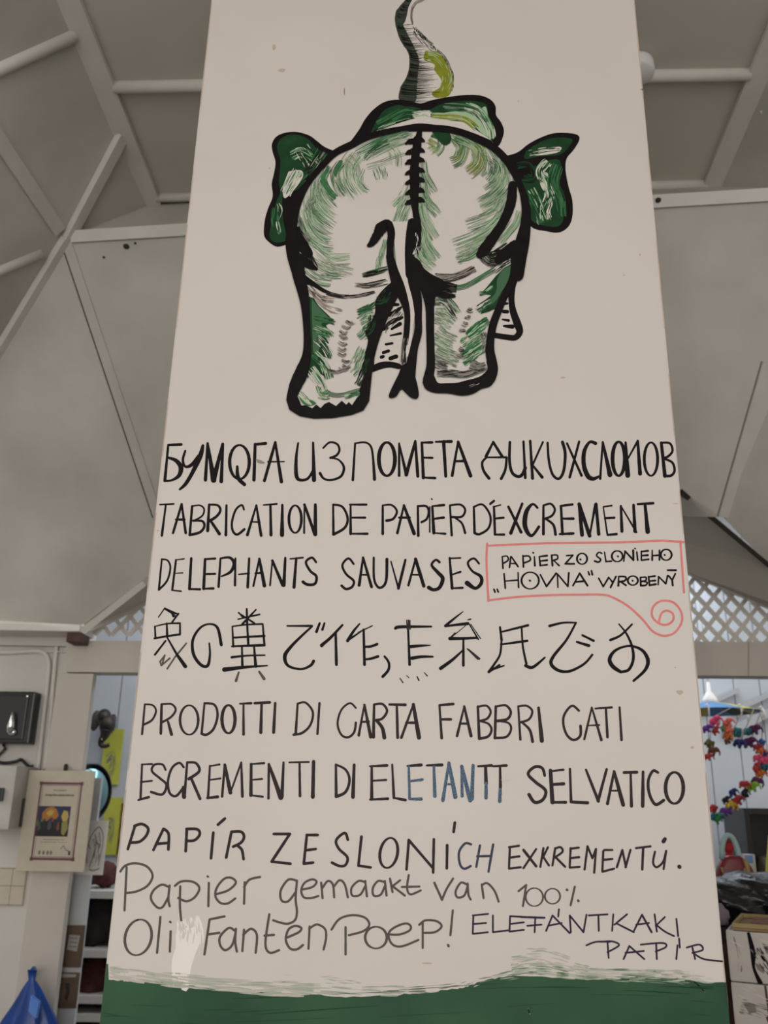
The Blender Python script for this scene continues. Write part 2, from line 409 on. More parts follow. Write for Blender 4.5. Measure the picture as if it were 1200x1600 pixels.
# stains and small scratches
def mark(f): pt = Paint(); f(pt); pt.mb.build('stain_mark', col)
for x, y, w, h in ((538, 143, 1.6, 14), (810, 158, 2.5, 2.5), (428, 74, 6, 9), (440, 110, 14, 5), (1062, 1082, 12, 8), (1082, 1168, 6, 5), (975, 430, 3, 3), (668, 1505, 16, 3), (1056, 787, 9, 2), (1055, 1043, 3, 3), (247, 829, 5, 2), (1000, 398, 3, 4), (880, 590, 8, 3), (421, 263, 3, 3), (1003, 140, 7, 3)):
    q = [(x+w/2*math.cos(a)*rg.uniform(.7, 1.2), y+h/2*math.sin(a)*rg.uniform(.7, 1.2)) for a in [i*.52 for i in range(12)]]
    mark(lambda pt: pt.poly(q, STAIN if w > 2 else mat('rust_mark', (.22, .09, .06), .7)))
mark(lambda pt: pt.ribbon([(1082, 1532, 1), (1092, 1540, 1.8), (1101, 1550, 1)], PGREEN)); mark(lambda pt: pt.ribbon([(825, 1576, 1), (828, 1584, 1.6)], PGREEN))
for sd in (0, 1):
    y = 5
    while y < 1500:
        y2 = y+rg.uniform(40, 190); d = 1.3 if sd == 0 else -1.3
        mark(lambda pt: pt.ribbon([(edge(yy)[sd]+d, yy, rg.uniform(.8, 2.2)) for yy in [y+(y2-y)*t/6 for t in range(7)]], STAIN, caps=False)); y = y2+rg.uniform(20, 160)

# ---- elephant
pt = Paint()
CH.update({'E1': (400, 0, 2.3077), 'E2': (400, 320, 2.3077), 'EA': (400, 190, 4.615), 'EB': (640, 180, 4.286), 'EC': (430, 400, 5.0), 'ED': (630, 380, 5.714), 'EE': (540, 0, 4.615)})
def PO(s, m, lift=.0003, c='E1', smooth=True):
    p = [(x, y, 1) for x, y, _ in px(s, c)]
    if smooth: p = cat(p+[p[0]], 4)[:-1]
    pt.poly(p, m, lift)
def RB(s, m=BLACK, lift=.0012, rough=0.0):
    p = cat(px(s, 'E1'), 6)
    if rough: p = [(x, y, w*(1+rg.uniform(-rough, rough))) for x, y, w in p]
    pt.ribbon(p, m, lift)
# trunk
TRK = mat('trunk_grey_green', (.045, .062, .042), .5, noise=.4, scale=50, spec=.06)
PO('EE 490,-40 430,0 362,100 362,190 400,300 458,390 462,480 440,560 397,630 385,725 560,740 740,700 775,610 770,520 720,430 680,380 600,300 500,200 480,130 490,50 545,0 590,-40', WHITE, .00025)
PO('EE 470,-40 430,0 362,100 362,190 400,300 458,390 462,480 440,560 397,630 388,725 500,735 512,640 520,540 530,430 490,330 440,230 415,170 440,110 455,50 480,0 500,-40', TRK, .0003)
PO('EE 400,60 366,110 366,190 400,290 430,300 420,200 405,140', DGREEN, .00035)
PO('EE 425,20 380,90 375,130 410,180 440,120 450,40', DGREY, .00036)
PO('EE 575,365 670,375 728,440 775,525 776,610 742,692 650,704 622,668 680,630 688,575 640,505 640,465 565,430', LIME, .0003)
def lerp(tab, v):
    for (y0, x0), (y1, x1) in zip(tab[:-1], tab[1:]):
        if v <= y1: return x0+(x1-x0)*(v-y0)/(y1-y0)
    return tab[-1][1]
TLF = [(-40, 470), (0, 432), (100, 364), (190, 364), (300, 402), (390, 458), (480, 462), (560, 442), (630, 400), (725, 388)]
TRT = [(-40, 520), (0, 490), (100, 452), (190, 450), (300, 540), (430, 575), (540, 625), (640, 640), (725, 600)]
for i in range(150):
    y = -30+755*i/149+rg.uniform(-4, 4); x0 = lerp(TLF, y)+rg.uniform(-3, 10); x1 = lerp(TRT, y)*1.0+rg.uniform(-60, 60); w = rg.uniform(1.1, 2.5)
    if y < 170: x1 = min(x1, lerp(TRT, y)-15)
    pt.ribbon([(540+(x0+(x1-x0)*t)/4.615, (y+14*math.sin(t*2.6)*(1-.5*t))/4.615, w*(1-.85*t)) for t in (0, .25, .5, .75, 1)], rg.choice([DGREY, BLACK, TRK, BLACK]), caps=False)
RB('EE 432,5,10 370,90,16 366,180,14 402,290,12 456,385,8 462,480,7 440,560,8 400,635,12 390,715,12', DGREY, rough=.3)
H('EE 490,190 560,260 640,340 720,420 770,520 775,600', 3, 26, [DGREY, GREY, GGREEN], 1.4, .0006, .08, .25)
H('EE 500,215 570,290 640,350', 12, 40, [DGREY, GREY, BLACK], 1.2, .0006, .1, .3)
H('EE 590,-20 520,10 480,60 470,120 480,180', 4, 12, [GREY, DGREY], 1.3, .0006, .3, .7)
for i in range(46):
    t = i/45; y = 190+470*t; x = lerp([(190, 488), (300, 602), (380, 684), (430, 722), (520, 772), (610, 777), (690, 742)], y)
    if rg.random() < .8: pt.ribbon([(540+(x+rg.uniform(-6, 3))/4.615, y/4.615, .5), (540+(x+rg.uniform(-4, 6))/4.615, (y+9)/4.615, rg.uniform(1.2, 2.4)), (540+(x+rg.uniform(-4, 5))/4.615, (y+19)/4.615, .5)], rg.choice([DGREY, BLACK, GREY]), caps=False)
RB('EE 600,-25,8 545,8,14 500,25,10', GREY, .0006)
H('EE 590,400 660,420 720,500 735,580 700,660', 16, 40, [LIME, PGREEN], 1.3, .0006, .1, .3)
# head dome
PO('EE 0,1062 50,1000 100,930 140,860 200,790 280,735 380,718 480,735 545,745 620,722 750,697 880,684 980,690 1050,722 1082,770 1085,830 1120,880 1142,940 1130,1000 1100,1055 1040,1062 900,1000 700,960 560,940 380,960 200,1010', BLACK, .0004)
PO('EE 180,960 225,870 280,795 380,757 460,782 540,803 605,792 700,748 850,728 960,733 1018,760 1030,830 1062,900 1082,950 1070,1005 1030,1000 900,930 750,900 560,880 450,890 300,925', DGREEN, .0005)
PO('EE 200,955 330,895 400,868 480,860 560,830 620,845 760,870 860,885 960,950 1050,1010 900,950 750,915 560,890 450,900 300,935', WHITE, .0006)
PO('EE 470,812 560,800 610,800 600,860 520,870', WHITE, .0006)
PO('EE 640,830 760,805 870,800 960,790 1010,770 1030,850 1060,920 1070,1000 980,960 900,880 780,860', PGREEN, .0006)
H('EE 620,835 740,840 860,860 950,930', 9, 60, [LIME, LIME, PGREEN], 1.6, .0008, .15, .5)
H('EE 700,770 820,775 930,800 1020,900', 12, 60, [MGREEN, DGREEN, GGREEN], 1.4, .0008, .15, .45)
H('EE 860,760 960,800 1040,920 1060,1000', 14, 50, [PGREEN, WHITE, MGREEN], 1.2, .0009, .1, .35)
H('EE 230,900 330,850 440,800 540,810', 12, 60, [MGREEN, DGREEN], 1.4, .0008, .2, .5)
H('EE 190,965 270,920 360,890 470,860', 6, 26, [MGREEN, BLACK, PGREEN], 1.3, .0009, .2, .5)
H('EE 480,830 560,815 620,830', 9, 26, [WHITE, PGREEN], 1.2, .0009, .2, .6)
# ears
PO('EA 600,225 500,185 440,140 385,100 300,75 220,78 150,105 115,160 120,220 140,290 130,370 113,450 120,540 85,630 62,720 58,820 95,870 150,902 215,888 270,860 350,600 480,400', BLACK, .0004)
PO('EA 520,235 440,195 380,130 310,98 230,97 170,135 152,200 175,270 172,360 165,430 175,510 150,570 130,640 105,760 98,830 130,868 190,868 220,840 205,740 195,600 220,540 320,470 420,350', DGREEN, .0005)
PO('EA 190,545 300,500 330,620 290,740 240,850 205,760 190,640', BLACK, .0006)
PO('EA 235,360 320,350 340,390 300,460 230,540 200,545 195,470', WHITE, .0006)
H('EA 300,350 260,430 210,520', 18, 60, [WHITE, PGREEN, MGREEN], 1.5, .0008, .2, .5)
H('EA 250,250 320,220 400,260', 16, 36, [MGREEN, PGREEN, DGREEN], 1.4, .0008, .2, .5)
H('EA 330,190 380,260 420,320', 24, 44, [WHITE, PGREEN, BLACK, DGREEN], 1.3, .0008, .15, .4)
H('EA 480,210 430,290 380,370 330,420', 18, 44, [BLACK, BLACK, GREY, MGREEN], 1.6, .0009, .12, .35)
H('EA 160,590 175,650 150,720 165,810', 7, 20, [WHITE, PGREEN, GGREEN], 1.4, .0009, .1, .3)
H('EA 140,620 130,720 160,820', 12, 26, [MGREEN, DGREEN], 1.4, .0008, .2, .5)
PO('EB 630,275 720,250 800,190 900,140 990,118 1110,126 1138,160 1100,230 1052,290 1045,370 1065,480 1090,570 1090,680 1060,750 1000,785 920,777 805,738 740,560 690,400 640,310', BLACK, .0004)
PO('EB 780,240 880,178 980,150 1085,160 1075,200 1030,250 980,270 930,275 850,300 770,290', DGREEN, .0005)
PO('EB 830,345 940,300 1000,300 1012,340 1000,440 1020,550 1035,650 1010,735 930,745 818,705 785,590 745,440 810,420', DGREEN, .0005)
PO('EB 800,260 900,225 1010,212 1000,245 930,262 840,270', WHITE, .0006)
RB('EB 780,310,30 860,295,34 950,283,20', BLACK, .0009)
H('EB 800,255 900,235 1010,225', 9, 40, [BLACK, DGREEN, WHITE, PGREEN], 1.2, .0008, .15, .45)
H('EB 930,310 880,380 910,450 940,540 910,640 920,700', 18, 90, [WHITE, WHITE, WHITE, MGREEN, PGREEN], 1.7, .0008, .06, .2)
H('EB 800,500 850,600 900,720', 22, 70, [MGREEN, DGREEN, PGREEN], 1.3, .0009, .12, .35)
H('EB 990,330 960,450 1000,560 1010,680', 20, 60, [MGREEN, DGREEN], 1.6, .0009, .15, .4)
H('EB 850,560 920,585', 8, 16, [BLACK], 1.4, .001, .3, .7); H('EB 850,660 910,690', 8, 12, [BLACK, WHITE], 1.4, .001, .3, .7)
H('EB 720,340 800,330 830,420 760,420', 14, 40, [BLACK, DGREEN], 1.6, .0009, .15, .4)
# body fill over ears and head
PO('EA 1190,45 1040,60 900,90 780,125 690,165 570,230 480,320 390,420 330,520 285,640 270,760 280,900 EC 150,90 200,250 235,400 250,560 240,760 200,920 140,1060 110,1140 200,1220 430,1230 640,1190 710,1120 740,900 760,760 800,640 870,480 950,320 EC 1010,240 1060,280 1150,260 ED 150,400 215,500 215,760 215,1000 200,1230 300,1300 520,1320 700,1270 800,1200 800,1080 780,900 810,680 900,450 990,200 EB 770,780 790,640 760,540 720,440 680,370 630,290 560,220 470,170 350,120 200,92', WHITE, .0010, smooth=False)
# far front legs
PO('EC 955,300 900,440 840,580 800,720 770,880 960,840 1000,700 1010,560 1000,420', WHITE, .0003)
PO('ED 940,440 880,600 830,800 1000,810 1000,740 950,620', WHITE, .0003)
for s in ('EC 930,380,30 960,380,24', 'EC 870,470,8 920,450,40 985,400,18', 'EC 850,560,14 900,520,36 990,480,24', 'EC 820,590,16 870,560,26', 'EC 910,570,20 975,530,40', 'EC 900,622,12 980,605,22', 'EC 865,690,18 915,682,22', 'EC 845,755,22 885,742,26', 'EC 830,790,26 845,785,22', 'EC 900,800,30 945,785,30', 'ED 905,540,22 930,538,26', 'ED 895,610,30 930,612,30', 'ED 885,680,14 940,690,28', 'ED 900,740,24 975,745,36'):
    RB(s, BLACK, .0006, .2)
H('EC 840,590 900,520 980,430', 14, 34, [DGREY, GREY], 1.2, .0005, .1, .3); H('ED 900,770 960,740', 7, 14, [GREY, DGREY], 1.2, .0005, .3, .7)
RB('EC 760,882,50 830,855,55 900,848,48 965,862,45'); RB('ED 1030,180,50 1000,300,58 972,400,60 967,520,55 985,620,62 1020,720,70 1040,790,60 1000,842,52 920,838,50 820,822,48')
# green and grey dry-brush on the rump
pg, mg = [PGREEN, PGREEN, MGREEN, GGREEN], [MGREEN, MGREEN, PGREEN, DGREEN]
LB = .0011
for s, w, n, ms in (
    ('EA 1130,75 980,110 850,160 720,230', 10, 80, [DGREEN, MGREEN, MGREEN]), ('EA 1120,100 980,150 850,210 740,260', 16, 80, pg),
    ('EA 960,140 860,190 780,270', 8, 46, [DGREEN, MGREEN]), ('EA 720,230 660,330 680,440 750,540', 22, 90, pg), ('EA 620,290 570,370 590,460 640,540', 12, 60, mg),
    ('EA 530,320 490,420 520,500 575,555', 9, 90, [MGREEN, DGREEN, MGREEN]), ('EA 500,350 460,450 490,550 570,640', 14, 80, pg), ('EA 430,430 420,540 470,640 560,710', 16, 90, pg),
    ('EA 390,530 400,620 460,700 560,770', 18, 90, pg), ('EA 420,560 380,610 430,660', 8, 34, [GREY, GGREEN, DGREEN]), ('EA 350,620 370,720 440,800 540,850', 20, 90, pg), ('EA 340,720 400,830 480,890 560,900', 18, 80, pg),
    ('EA 400,900 480,970 560,1000 680,1000', 18, 60, [PGREEN, PGREEN, GGREEN]), ('EA 780,340 750,420 780,480 820,500', 8, 30, pg), ('EA 860,330 880,380 890,420', 10, 24, pg), ('EA 920,330 930,380 940,420', 8, 18, pg),
    ('EA 800,330 900,300 1000,260 1080,240', 10, 24, [GREY, PGREEN]), ('EA 960,180 1000,240 1000,330', 16, 34, pg), ('EA 660,250 720,330 720,400', 20, 44, [PGREEN, GREY]),
    ('EA 1110,450 1070,540 1000,620', 14, 50, pg), ('EA 1100,560 1050,660 1010,780', 16, 70, pg), ('EA 1090,680 1040,760 1010,880 1010,1000', 8, 44, pg), ('EA 935,850 910,950 890,1050', 7, 44, pg), ('EC 820,0 810,60 800,110', 8, 30, pg),
    ('EA 480,1000 560,1060 700,1090', 14, 40, [PGREEN, GREY]), ('EC 220,80 320,170 440,200', 16, 60, [PGREEN, MGREEN, GREY]), ('EC 300,60 420,130 520,140', 14, 40, pg),
    ('EB 150,120 220,150 270,190', 10, 90, [DGREEN, DGREEN, MGREEN]), ('EB 280,130 350,200 330,290 280,320', 16, 90, [LIME, MGREEN, PGREEN, DGREEN]), ('EB 400,150 460,240 460,330 390,390', 18, 100, [LIME, LIME, PGREEN, MGREEN]),
    ('EB 300,140 400,180 470,230', 14, 50, [MGREEN, PGREEN]), ('EB 120,170 170,210 130,240', 10, 40, [LIME, PGREEN]), ('EB 200,150 210,210 170,260', 10, 36, [PGREEN, MGREEN]),
    ('EB 500,200 560,290 560,380 520,440', 22, 100, pg), ('EB 590,280 620,370 600,450 520,520', 18, 110, pg), ('EB 660,400 640,480 560,560 470,610', 20, 110, pg), ('EB 640,560 600,640 500,700 380,740', 20, 90, pg),
    ('EB 640,660 570,750 450,830 300,890', 22, 100, [PGREEN, PGREEN, MGREEN]), ('EB 520,850 420,920 320,980', 16, 44, [PGREEN, PGREEN, GREY]), ('EB 540,300 580,340 560,400', 12, 24, [GGREEN, DGREEN]),
    ('EB 90,300 100,400 170,520', 12, 60, pg), ('EB 80,450 100,560 190,670', 14, 80, pg), ('EB 75,580 90,690 170,830', 16, 90, pg), ('EB 70,760 100,880 170,980', 20, 110, [PGREEN, MGREEN, PGREEN]), ('ED 120,60 160,150 260,240', 18, 60, pg),
    ('EB 740,640 700,740 600,850', 9, 60, pg), ('ED 480,150 600,120 720,30', 8, 30, pg)):
    H(s, w*1.25, int(n*1.05), ms, .72, LB, .18, .6)
PO('EA 505,335 525,318 500,400 520,470 575,540 560,558 510,500 465,420', MGREEN, .00115); PO('EA 600,278 625,285 590,350 575,400 560,360', MGREEN, .00115)
PO('EB 150,112 250,110 280,150 260,190 220,195', DGREEN, .0011)
# black dry-brush folds
bk = [BLACK, BLACK, DGREY]
H('EA 290,760 340,860 390,960', 10, 60, bk, 2.0, .0013, .2, .5); H('EA 330,840 380,960 430,1060', 9, 50, bk, 2.0, .0013, .2, .5)
RB('EA 285,790,60 340,900,85 385,960,50', BLACK, .0013); RB('EA 320,980,60 380,1030,60 435,1062,24', BLACK, .0013)
H('EA 310,690 350,800 390,860', 8, 26, [GREY, DGREY, GGREEN], 1.2, .0013, .2, .4)
RB('EC 215,175,70 300,220,36 380,270,28 480,310,20', BLACK, .0013); H('EC 400,290 520,315 640,310 780,280', 5, 60, [BLACK, DGREY, GREY], 1.4, .0013, .15, .4)
H('EC 250,230 340,320 460,350', 10, 44, [DGREY, GREY, STAIN], 1.2, .0013, .15, .45); H('EC 300,310 400,400 520,440', 9, 30, [GREY, STAIN], 1.0, .0013, .15, .4)
RB('EC 640,232,8 760,212,22 860,182,8', BLACK, .0013, .1); H('EC 680,150 760,130 880,98', 8, 40, [BLACK, DGREEN, GREY, MGREEN], 1.5, .0013, .25, .6)
H('EC 620,230 740,230 880,200', 8, 26, [GREY, DGREY], 1.2, .0013, .2, .5)
H('ED 280,300 400,310 520,280 640,220', 12, 110, [BLACK, DGREY, GREY], 1.4, .0013, .12, .4); H('ED 420,400 560,380 700,300 820,230', 7, 70, [MGREEN, MGREEN, GREY], 1.4, .0013, .2, .5)
H('ED 700,80 780,160 860,160', 20, 60, [BLACK, DGREY, GREY], 1.6, .0013, .2, .5); H('ED 760,130 860,90 960,20', 16, 60, [BLACK, DGREEN, DGREY], 1.8, .0013, .2, .5); H('ED 800,260 880,200 960,140', 8, 40, [DGREEN, BLACK, WHITE], 1.4, .0014, .15, .4)
RB('ED 850,150,80 920,90,110 1000,20,100', BLACK, .00125, .05)
# left hind leg greens
PO('EC 248,310 300,330 340,390 460,505 395,540 430,600 380,610 420,680 360,700 430,800 330,770 410,860 330,830 400,950 300,880 250,960 262,760 258,640', DGREEN, .0012, smooth=False)
PO('EC 285,330 330,390 420,490 360,530 400,610 350,640 340,740 300,760 290,560', mat('bright_green_paint', (.022, .085, .033), .5), .00125)
H('EC 300,760 380,850 420,960', 14, 60, mg, 1.5, .0014, .15, .4); H('EC 300,560 400,600 440,640', 14, 40, [MGREEN, PGREEN, DGREEN], 1.4, .0014, .2, .5); H('EC 300,480 420,500 470,520', 10, 24, [MGREEN, DGREEN], 1.5, .0014, .2, .5)
H('EC 320,640 400,720 440,800', 12, 50, [MGREEN, DGREEN, WHITE], 1.4, .0014, .15, .4); H('EC 270,880 340,980 380,1080', 16, 60, [MGREEN, PGREEN, WHITE], 1.4, .0014, .15, .4)
PO('EC 175,1050 250,1110 320,1150 250,1170 200,1130', MGREEN, .00135); H('EC 180,1060 240,1120 300,1150', 8, 40, [PGREEN, MGREEN, WHITE], 1.5, .0016, .2, .5)
H('EC 640,440 720,410 790,370', 9, 44, mg, 1.4, .0014, .2, .6); H('EC 660,520 720,480 770,470', 18, 60, pg, 1.2, .0014, .2, .6); H('EC 650,640 700,600 730,560', 16, 50, pg, 1.1, .0014, .2, .5)
H('EC 610,860 650,790 690,720', 16, 50, pg, 1.1, .0014, .2, .5); H('EC 600,920 640,880 670,820', 12, 30, pg, 1.1, .0014, .2, .5)
H('EC 390,1050 460,1085 540,1080 680,1040', 6, 60, [MGREEN, GGREEN, GREY], 1.4, .0014, .12, .4); H('EC 540,1100 620,1080 680,1060', 7, 34, mg, 1.3, .0014, .2, .5); H('EC 340,1080 380,1090 420,1080', 12, 24, [PGREEN, MGREEN], 1.3, .0014, .2, .5)
for x, y in ((590, 515), (560, 550), (540, 595), (535, 632), (530, 680), (525, 725), (525, 765), (560, 815), (560, 860), (535, 880)):
    H('EC %d,%d %d,%d %d,%d' % (x-40, y-10, x, y+12, x+30, y-4), 5, 11, [GREY, DGREY, GREY], 1.0, .0014, .3, .8)
H('EC 410,890 480,905 570,870', 6, 24, [GREY, GREY, DGREY], 1.1, .0014, .2, .6)
# right hind leg greens
PO('ED 1000,165 985,280 930,420 870,560 760,610 690,630 720,560 650,560 740,500 790,460 690,450 740,400 830,290 900,220', DGREEN, .0012, smooth=False)
PO('ED 980,190 940,330 880,430 820,520 720,590 760,520 830,430 840,320 900,230', mat('bright_green_paint', (.022, .085, .033), .5), .00123)
PO('ED 740,690 640,720 590,770 570,830 620,830 700,790 745,740', MGREEN, .0012)
H('ED 760,680 660,750 580,830', 14, 60, mg, 1.4, .0014, .2, .5); H('ED 720,800 620,880 540,930', 26, 100, pg+[MGREEN], 1.3, .0014, .15, .4); H('ED 740,900 620,980 520,1050', 20, 100, mg, 1.3, .0014, .15, .4)
H('ED 660,600 720,560 800,520', 10, 40, [MGREEN, DGREEN, WHITE], 1.4, .0014, .2, .5); H('ED 680,450 740,430 800,380', 6, 24, mg, 1.4, .0014, .2, .5)
H('ED 280,640 360,660 450,720', 26, 90, [PGREEN, GREY, PGREEN, GGREEN], 1.1, .0014, .15, .45); H('ED 280,800 370,860 460,900', 28, 90, [PGREEN, PGREEN, GGREEN], 1.1, .0014, .15, .45); H('ED 290,960 400,1010 500,1050', 22, 80, [PGREEN, GREY, GGREEN], 1.1, .0014, .15, .45)
H('ED 280,500 380,520 480,640', 18, 90, [BLACK, DGREY, GGREEN, PGREEN], 1.3, .0014, .15, .4); H('ED 300,440 380,460 470,470', 12, 60, bk, 1.8, .0014, .2, .5); H('ED 280,340 380,380 480,400', 12, 60, bk, 1.8, .0014, .2, .5)
H('ED 280,1080 340,1100 400,1110', 16, 50, [DGREY, GREY], 1.1, .0014, .2, .5); H('ED 300,1170 420,1160 560,1170 720,1110', 11, 90, [BLACK, GREY, GGREEN, DGREY], 1.3, .0014, .12, .4); H('ED 600,1080 680,1110 740,1090', 16, 60, [GREY, DGREY, GGREEN], 1.1, .0014, .2, .5)
H('ED 700,800 740,880 730,980', 12, 50, [DGREY, GREY], 1.0, .0014, .15, .4)
for x, y in ((595, 600), (580, 665), (555, 725), (530, 780), (520, 950), (510, 1000)): H('ED %d,%d %d,%d %d,%d' % (x-25, y-14, x, y, x+26, y-8), 7, 13, [GREY, GREY, DGREY], 1.1, .0014, .3, .8)
# black outlines
RB('EA 1190,38,30 1040,52,36 900,82,42 780,120,48 690,165,52 570,225,48 480,315,45 390,420,44 330,520,50 285,640,56 262,760,70 255,860,85 270,960,95 300,1060,100')
RB('EC 165,40,112 190,170,100 225,320,80 240,450,62 250,640,56 245,780,72 205,910,105 160,1010,100 125,1110,75', rough=.02)
PO('EC 85,1120 110,1200 190,1250 300,1270 450,1265 600,1240 690,1205 735,1130 748,1000 762,870 690,880 690,960 655,1050 665,1080 640,1105 600,1165 575,1140 555,1162 520,1130 475,1172 420,1140 385,1155 355,1188 320,1160 290,1190 240,1165 205,1168 185,1120 165,1080 160,1040', BLACK, .0016, smooth=False)
H('EC 400,1180 410,1230', 3, 8, [WHITE], 1.4, .0018, .3, .6); H('EC 590,1170 605,1195', 3, 6, [WHITE], 1.2, .0018, .3, .6); H('EC 650,1140 660,1170', 2, 5, [WHITE], 1.2, .0018, .3, .6)
PO('EC 912,200 960,230 970,290 905,430 845,570 805,680 775,800 768,900 690,930 700,780 725,660 705,600 750,510 780,440 785,345 840,265', BLACK, .0013)
H('EC 640,1010 690,900 730,800', 10, 34, [BLACK, DGREEN], 1.6, .0015, .15, .4); H('EC 700,600 750,560 760,460', 12, 34, [BLACK, DGREEN], 1.6, .0015, .15, .4); H('EC 780,340 840,340 880,270', 14, 30, [DGREEN, BLACK], 1.6, .0015, .15, .4)
RB('EB 0,85,45 100,85,42 230,90,45 350,115,45 470,165,50 560,215,50 640,290,50 690,370,45 735,455,42 765,540,50 780,640,60 775,740,72 755,850,95 735,960,95 725,1071,80')
RB('ED 1010,120,100 1000,230,85 975,330,72 900,480,68 850,600,68 805,720,70 780,850,72 775,960,80 790,1050,90 800,1130,92 785,1210,80')
RB('ED 190,380,90 235,560,78 240,760,72 245,960,72 245,1100,78 220,1220,92', rough=.02)
PO('ED 172,1240 200,1300 280,1335 400,1340 520,1360 620,1345 700,1300 780,1275 830,1200 845,1120 820,1040 745,1050 755,1120 700,1180 640,1205 560,1225 480,1245 380,1250 310,1245 280,1190 230,1100', BLACK, .0016)
H('ED 450,1290 540,1290 680,1250', 4, 16, [WHITE, GREY], 1.2, .0018, .05, .12); H('ED 690,1300 760,1285', 3, 8, [WHITE], 1.2, .0018, .2, .6)
PO('ED 25,0 95,0 85,90 100,120 150,160 190,230 270,285 340,320 420,390 380,400 430,420 340,430 460,480 300,470 280,560 205,600 195,430 145,415 110,425 60,330 30,180', BLACK, .0013)
RB('EB 690,470,60 680,580,66 640,690,62 580,790,66 500,900,76 470,935,50', rough=.04)
# tail
PO('EA 985,720 1130,720 1090,900 1080,1060 EC 1075,250 1090,450 1070,640 1040,780 990,830 1000,600 1030,450 960,200', WHITE, .0014, smooth=False)
RB('EA 890,790,75 840,870,50 812,892,26', rough=.1); RB('EA 900,770,90 950,735,60 975,800,56 968,900,50 970,1000,58 995,1100,64', lift=.0016)
RB('EC 895,0,60 925,120,78 962,230,92 1005,340,68 1032,450,48 1028,580,48 1015,680,44', lift=.0016)
H('EC 1015,640 1005,740 1000,860', 8, 40, [BLACK, DGREY, GREY], 1.4, .0017, .2, .5)
RB('EA 1128,730,70 1115,830,72 1105,950,64 1120,1100,85', lift=.0017); RB('EC 1045,60,56 1075,200,75 1108,330,74 1118,480,55 1115,600,62 1085,720,62 1062,850,80 1045,950,100', lift=.0017)
PO('EC 1000,850 1080,820 1092,930 1110,1000 1122,1080 1105,1115 1060,1105 1015,1065 985,1040 950,1092 905,1110 888,1085 930,990 965,920 985,860', BLACK, .0017)
# spine
RB('EA 1185,50,30 1165,150,58 1150,250,60 1142,350,66 1145,450,70 1140,540,60 1150,640,48 1165,740,52 1162,850,60 1160,920,40', rough=.06, lift=.0016)
for y in (145, 220, 290, 365, 435, 510, 580):
    RB('EA 1150,%d,50 1105,%d,36 1080,%d,14' % (y-8, y, y+14), lift=.0016, rough=.15); RB('EA 1160,%d,46 1195,%d,34 1212,%d,14' % (y-20, y-14, y-4), lift=.0016, rough=.15)
H('EA 1170,800 1165,900 1150,970', 9, 40, [BLACK, DGREEN, WHITE], 1.5, .0018, .08, .2)
pt.mb.build('elephant_painting', col)
# ================================================================== WRITING (each line one painted part of the column)
CH.update({'K1': (240, 680, 4.2857), 'K2': (500, 680, 4.2857), 'K3': (740, 680, 3.529), 'K4': (740, 830, 3.529), 'K5': (220, 930, 4), 'K6': (500, 930, 4.2857), 'K7': (740, 950, 4),
 'K8': (200, 1080, 4), 'K9': (480, 1080, 3.75), 'KA': (780, 1080, 3.871), 'KB': (170, 1270, 3.871), 'KC': (440, 1270, 3.75), 'KD': (740, 1270, 3.529), 'KE': (160, 1410, 3.75), 'KF': (440, 1410, 4), 'KG': (720, 1400, 2.791)})
GAP = 14
def line(label, *jobs):
    """strokes gathered word by word: a new part wherever a gap opens"""
    pt = Paint(); pt.keep = []
    for j in jobs: letters(pt, *j)
    st = sorted(((min(p[0] for p in q[0]), max(p[0] for p in q[0]), q) for q in pt.keep), key=lambda t: t[0])
    words = [[]]; right = None
    for a, b, q in st:
        if right is not None and a-right > GAP: words.append([])
        words[-1].append(q); right = max(b, right) if right is not None else b
    for w in words:
        k = Paint()
        for q in w: k.ribbon(*q)
        k.mb.build('lettering', col)
line('top line of black brushed Cyrillic-style capitals',
 ('K1', 19, INK, '''98,66 185,62|/98,66 75,305|98,150,14 150,170,24 183,215,30 170,270,24 120,302,14 75,305,14|212,105,14 196,165,16 212,210,16 255,198,22 305,140,26|330,70,18 312,140,30 260,250,24 215,325,22 176,362,14
 |/362,55 347,300|/362,55,14 402,300,34|/402,300,32 462,58,16|/464,58,16 453,310,22|O 575,180 66,114|560,210,16 566,285,24 608,330,22|/680,60 672,300|680,62 750,55|/815,48 742,305|/815,48 856,312|/765,178,10 875,177,8
 |968,52,12 955,150,18 955,260,24 975,298,20 1030,292,16 1070,235,18|/1068,50,14 1074,300,28'''),
 ('K1', 12, GREY, '690,165 712,172 738,185|695,178 715,185 735,184'),
 ('K2', 13, INK, '''22,85 65,48 115,60 130,100 110,135 70,152|70,152 125,165 160,215,16 140,275,16 75,300,14 25,290,14 0,255,18|/235,55 220,300;16|235,55 300,48 340,75 355,150 365,295,20
 |O 448,160 54,112;22|/530,55 530,270;16|/530,55,10 578,265,22|/578,265,22 638,40,16|/638,40 655,275;20|/682,50 692,285;17|682,50 750,48;15|690,150 752,152|692,283 770,287;15|775,44 880,42;16|/828,44,22 842,275,18|/925,45 885,270;17|/925,45 1008,272;20|902,175 965,172;15'''),
 ('K3', 15, INK, '''/108,38 68,118|/108,38 158,118|68,122 182,122;11|72,122 48,150 55,195 85,238|182,124 175,190 152,240|200,38 198,140 212,205 245,228 270,215 285,180|/275,35 285,235|/312,32 325,238;14|/382,38 325,165;11|/325,165 378,232
 |408,42 415,140 435,215 470,240 497,195 505,100 490,38|/515,45 595,222;14|/582,35 530,232;13|672,45,18 640,38,14 610,90,20 608,165,22 630,225,24 660,240,20 690,228,12|/712,38 698,240;13|/712,38,12 752,218,24|O 800,130 34,94;18|/838,40,12 850,222,26|/845,140 905,32;12|/905,32,13 918,212,20
 |O 978,132 37,92;14|/1035,42 1055,225;16|1035,42 1082,45 1097,85 1075,115 1045,128;12|1045,128 1095,150 1108,195 1090,222 1055,225;13'''))
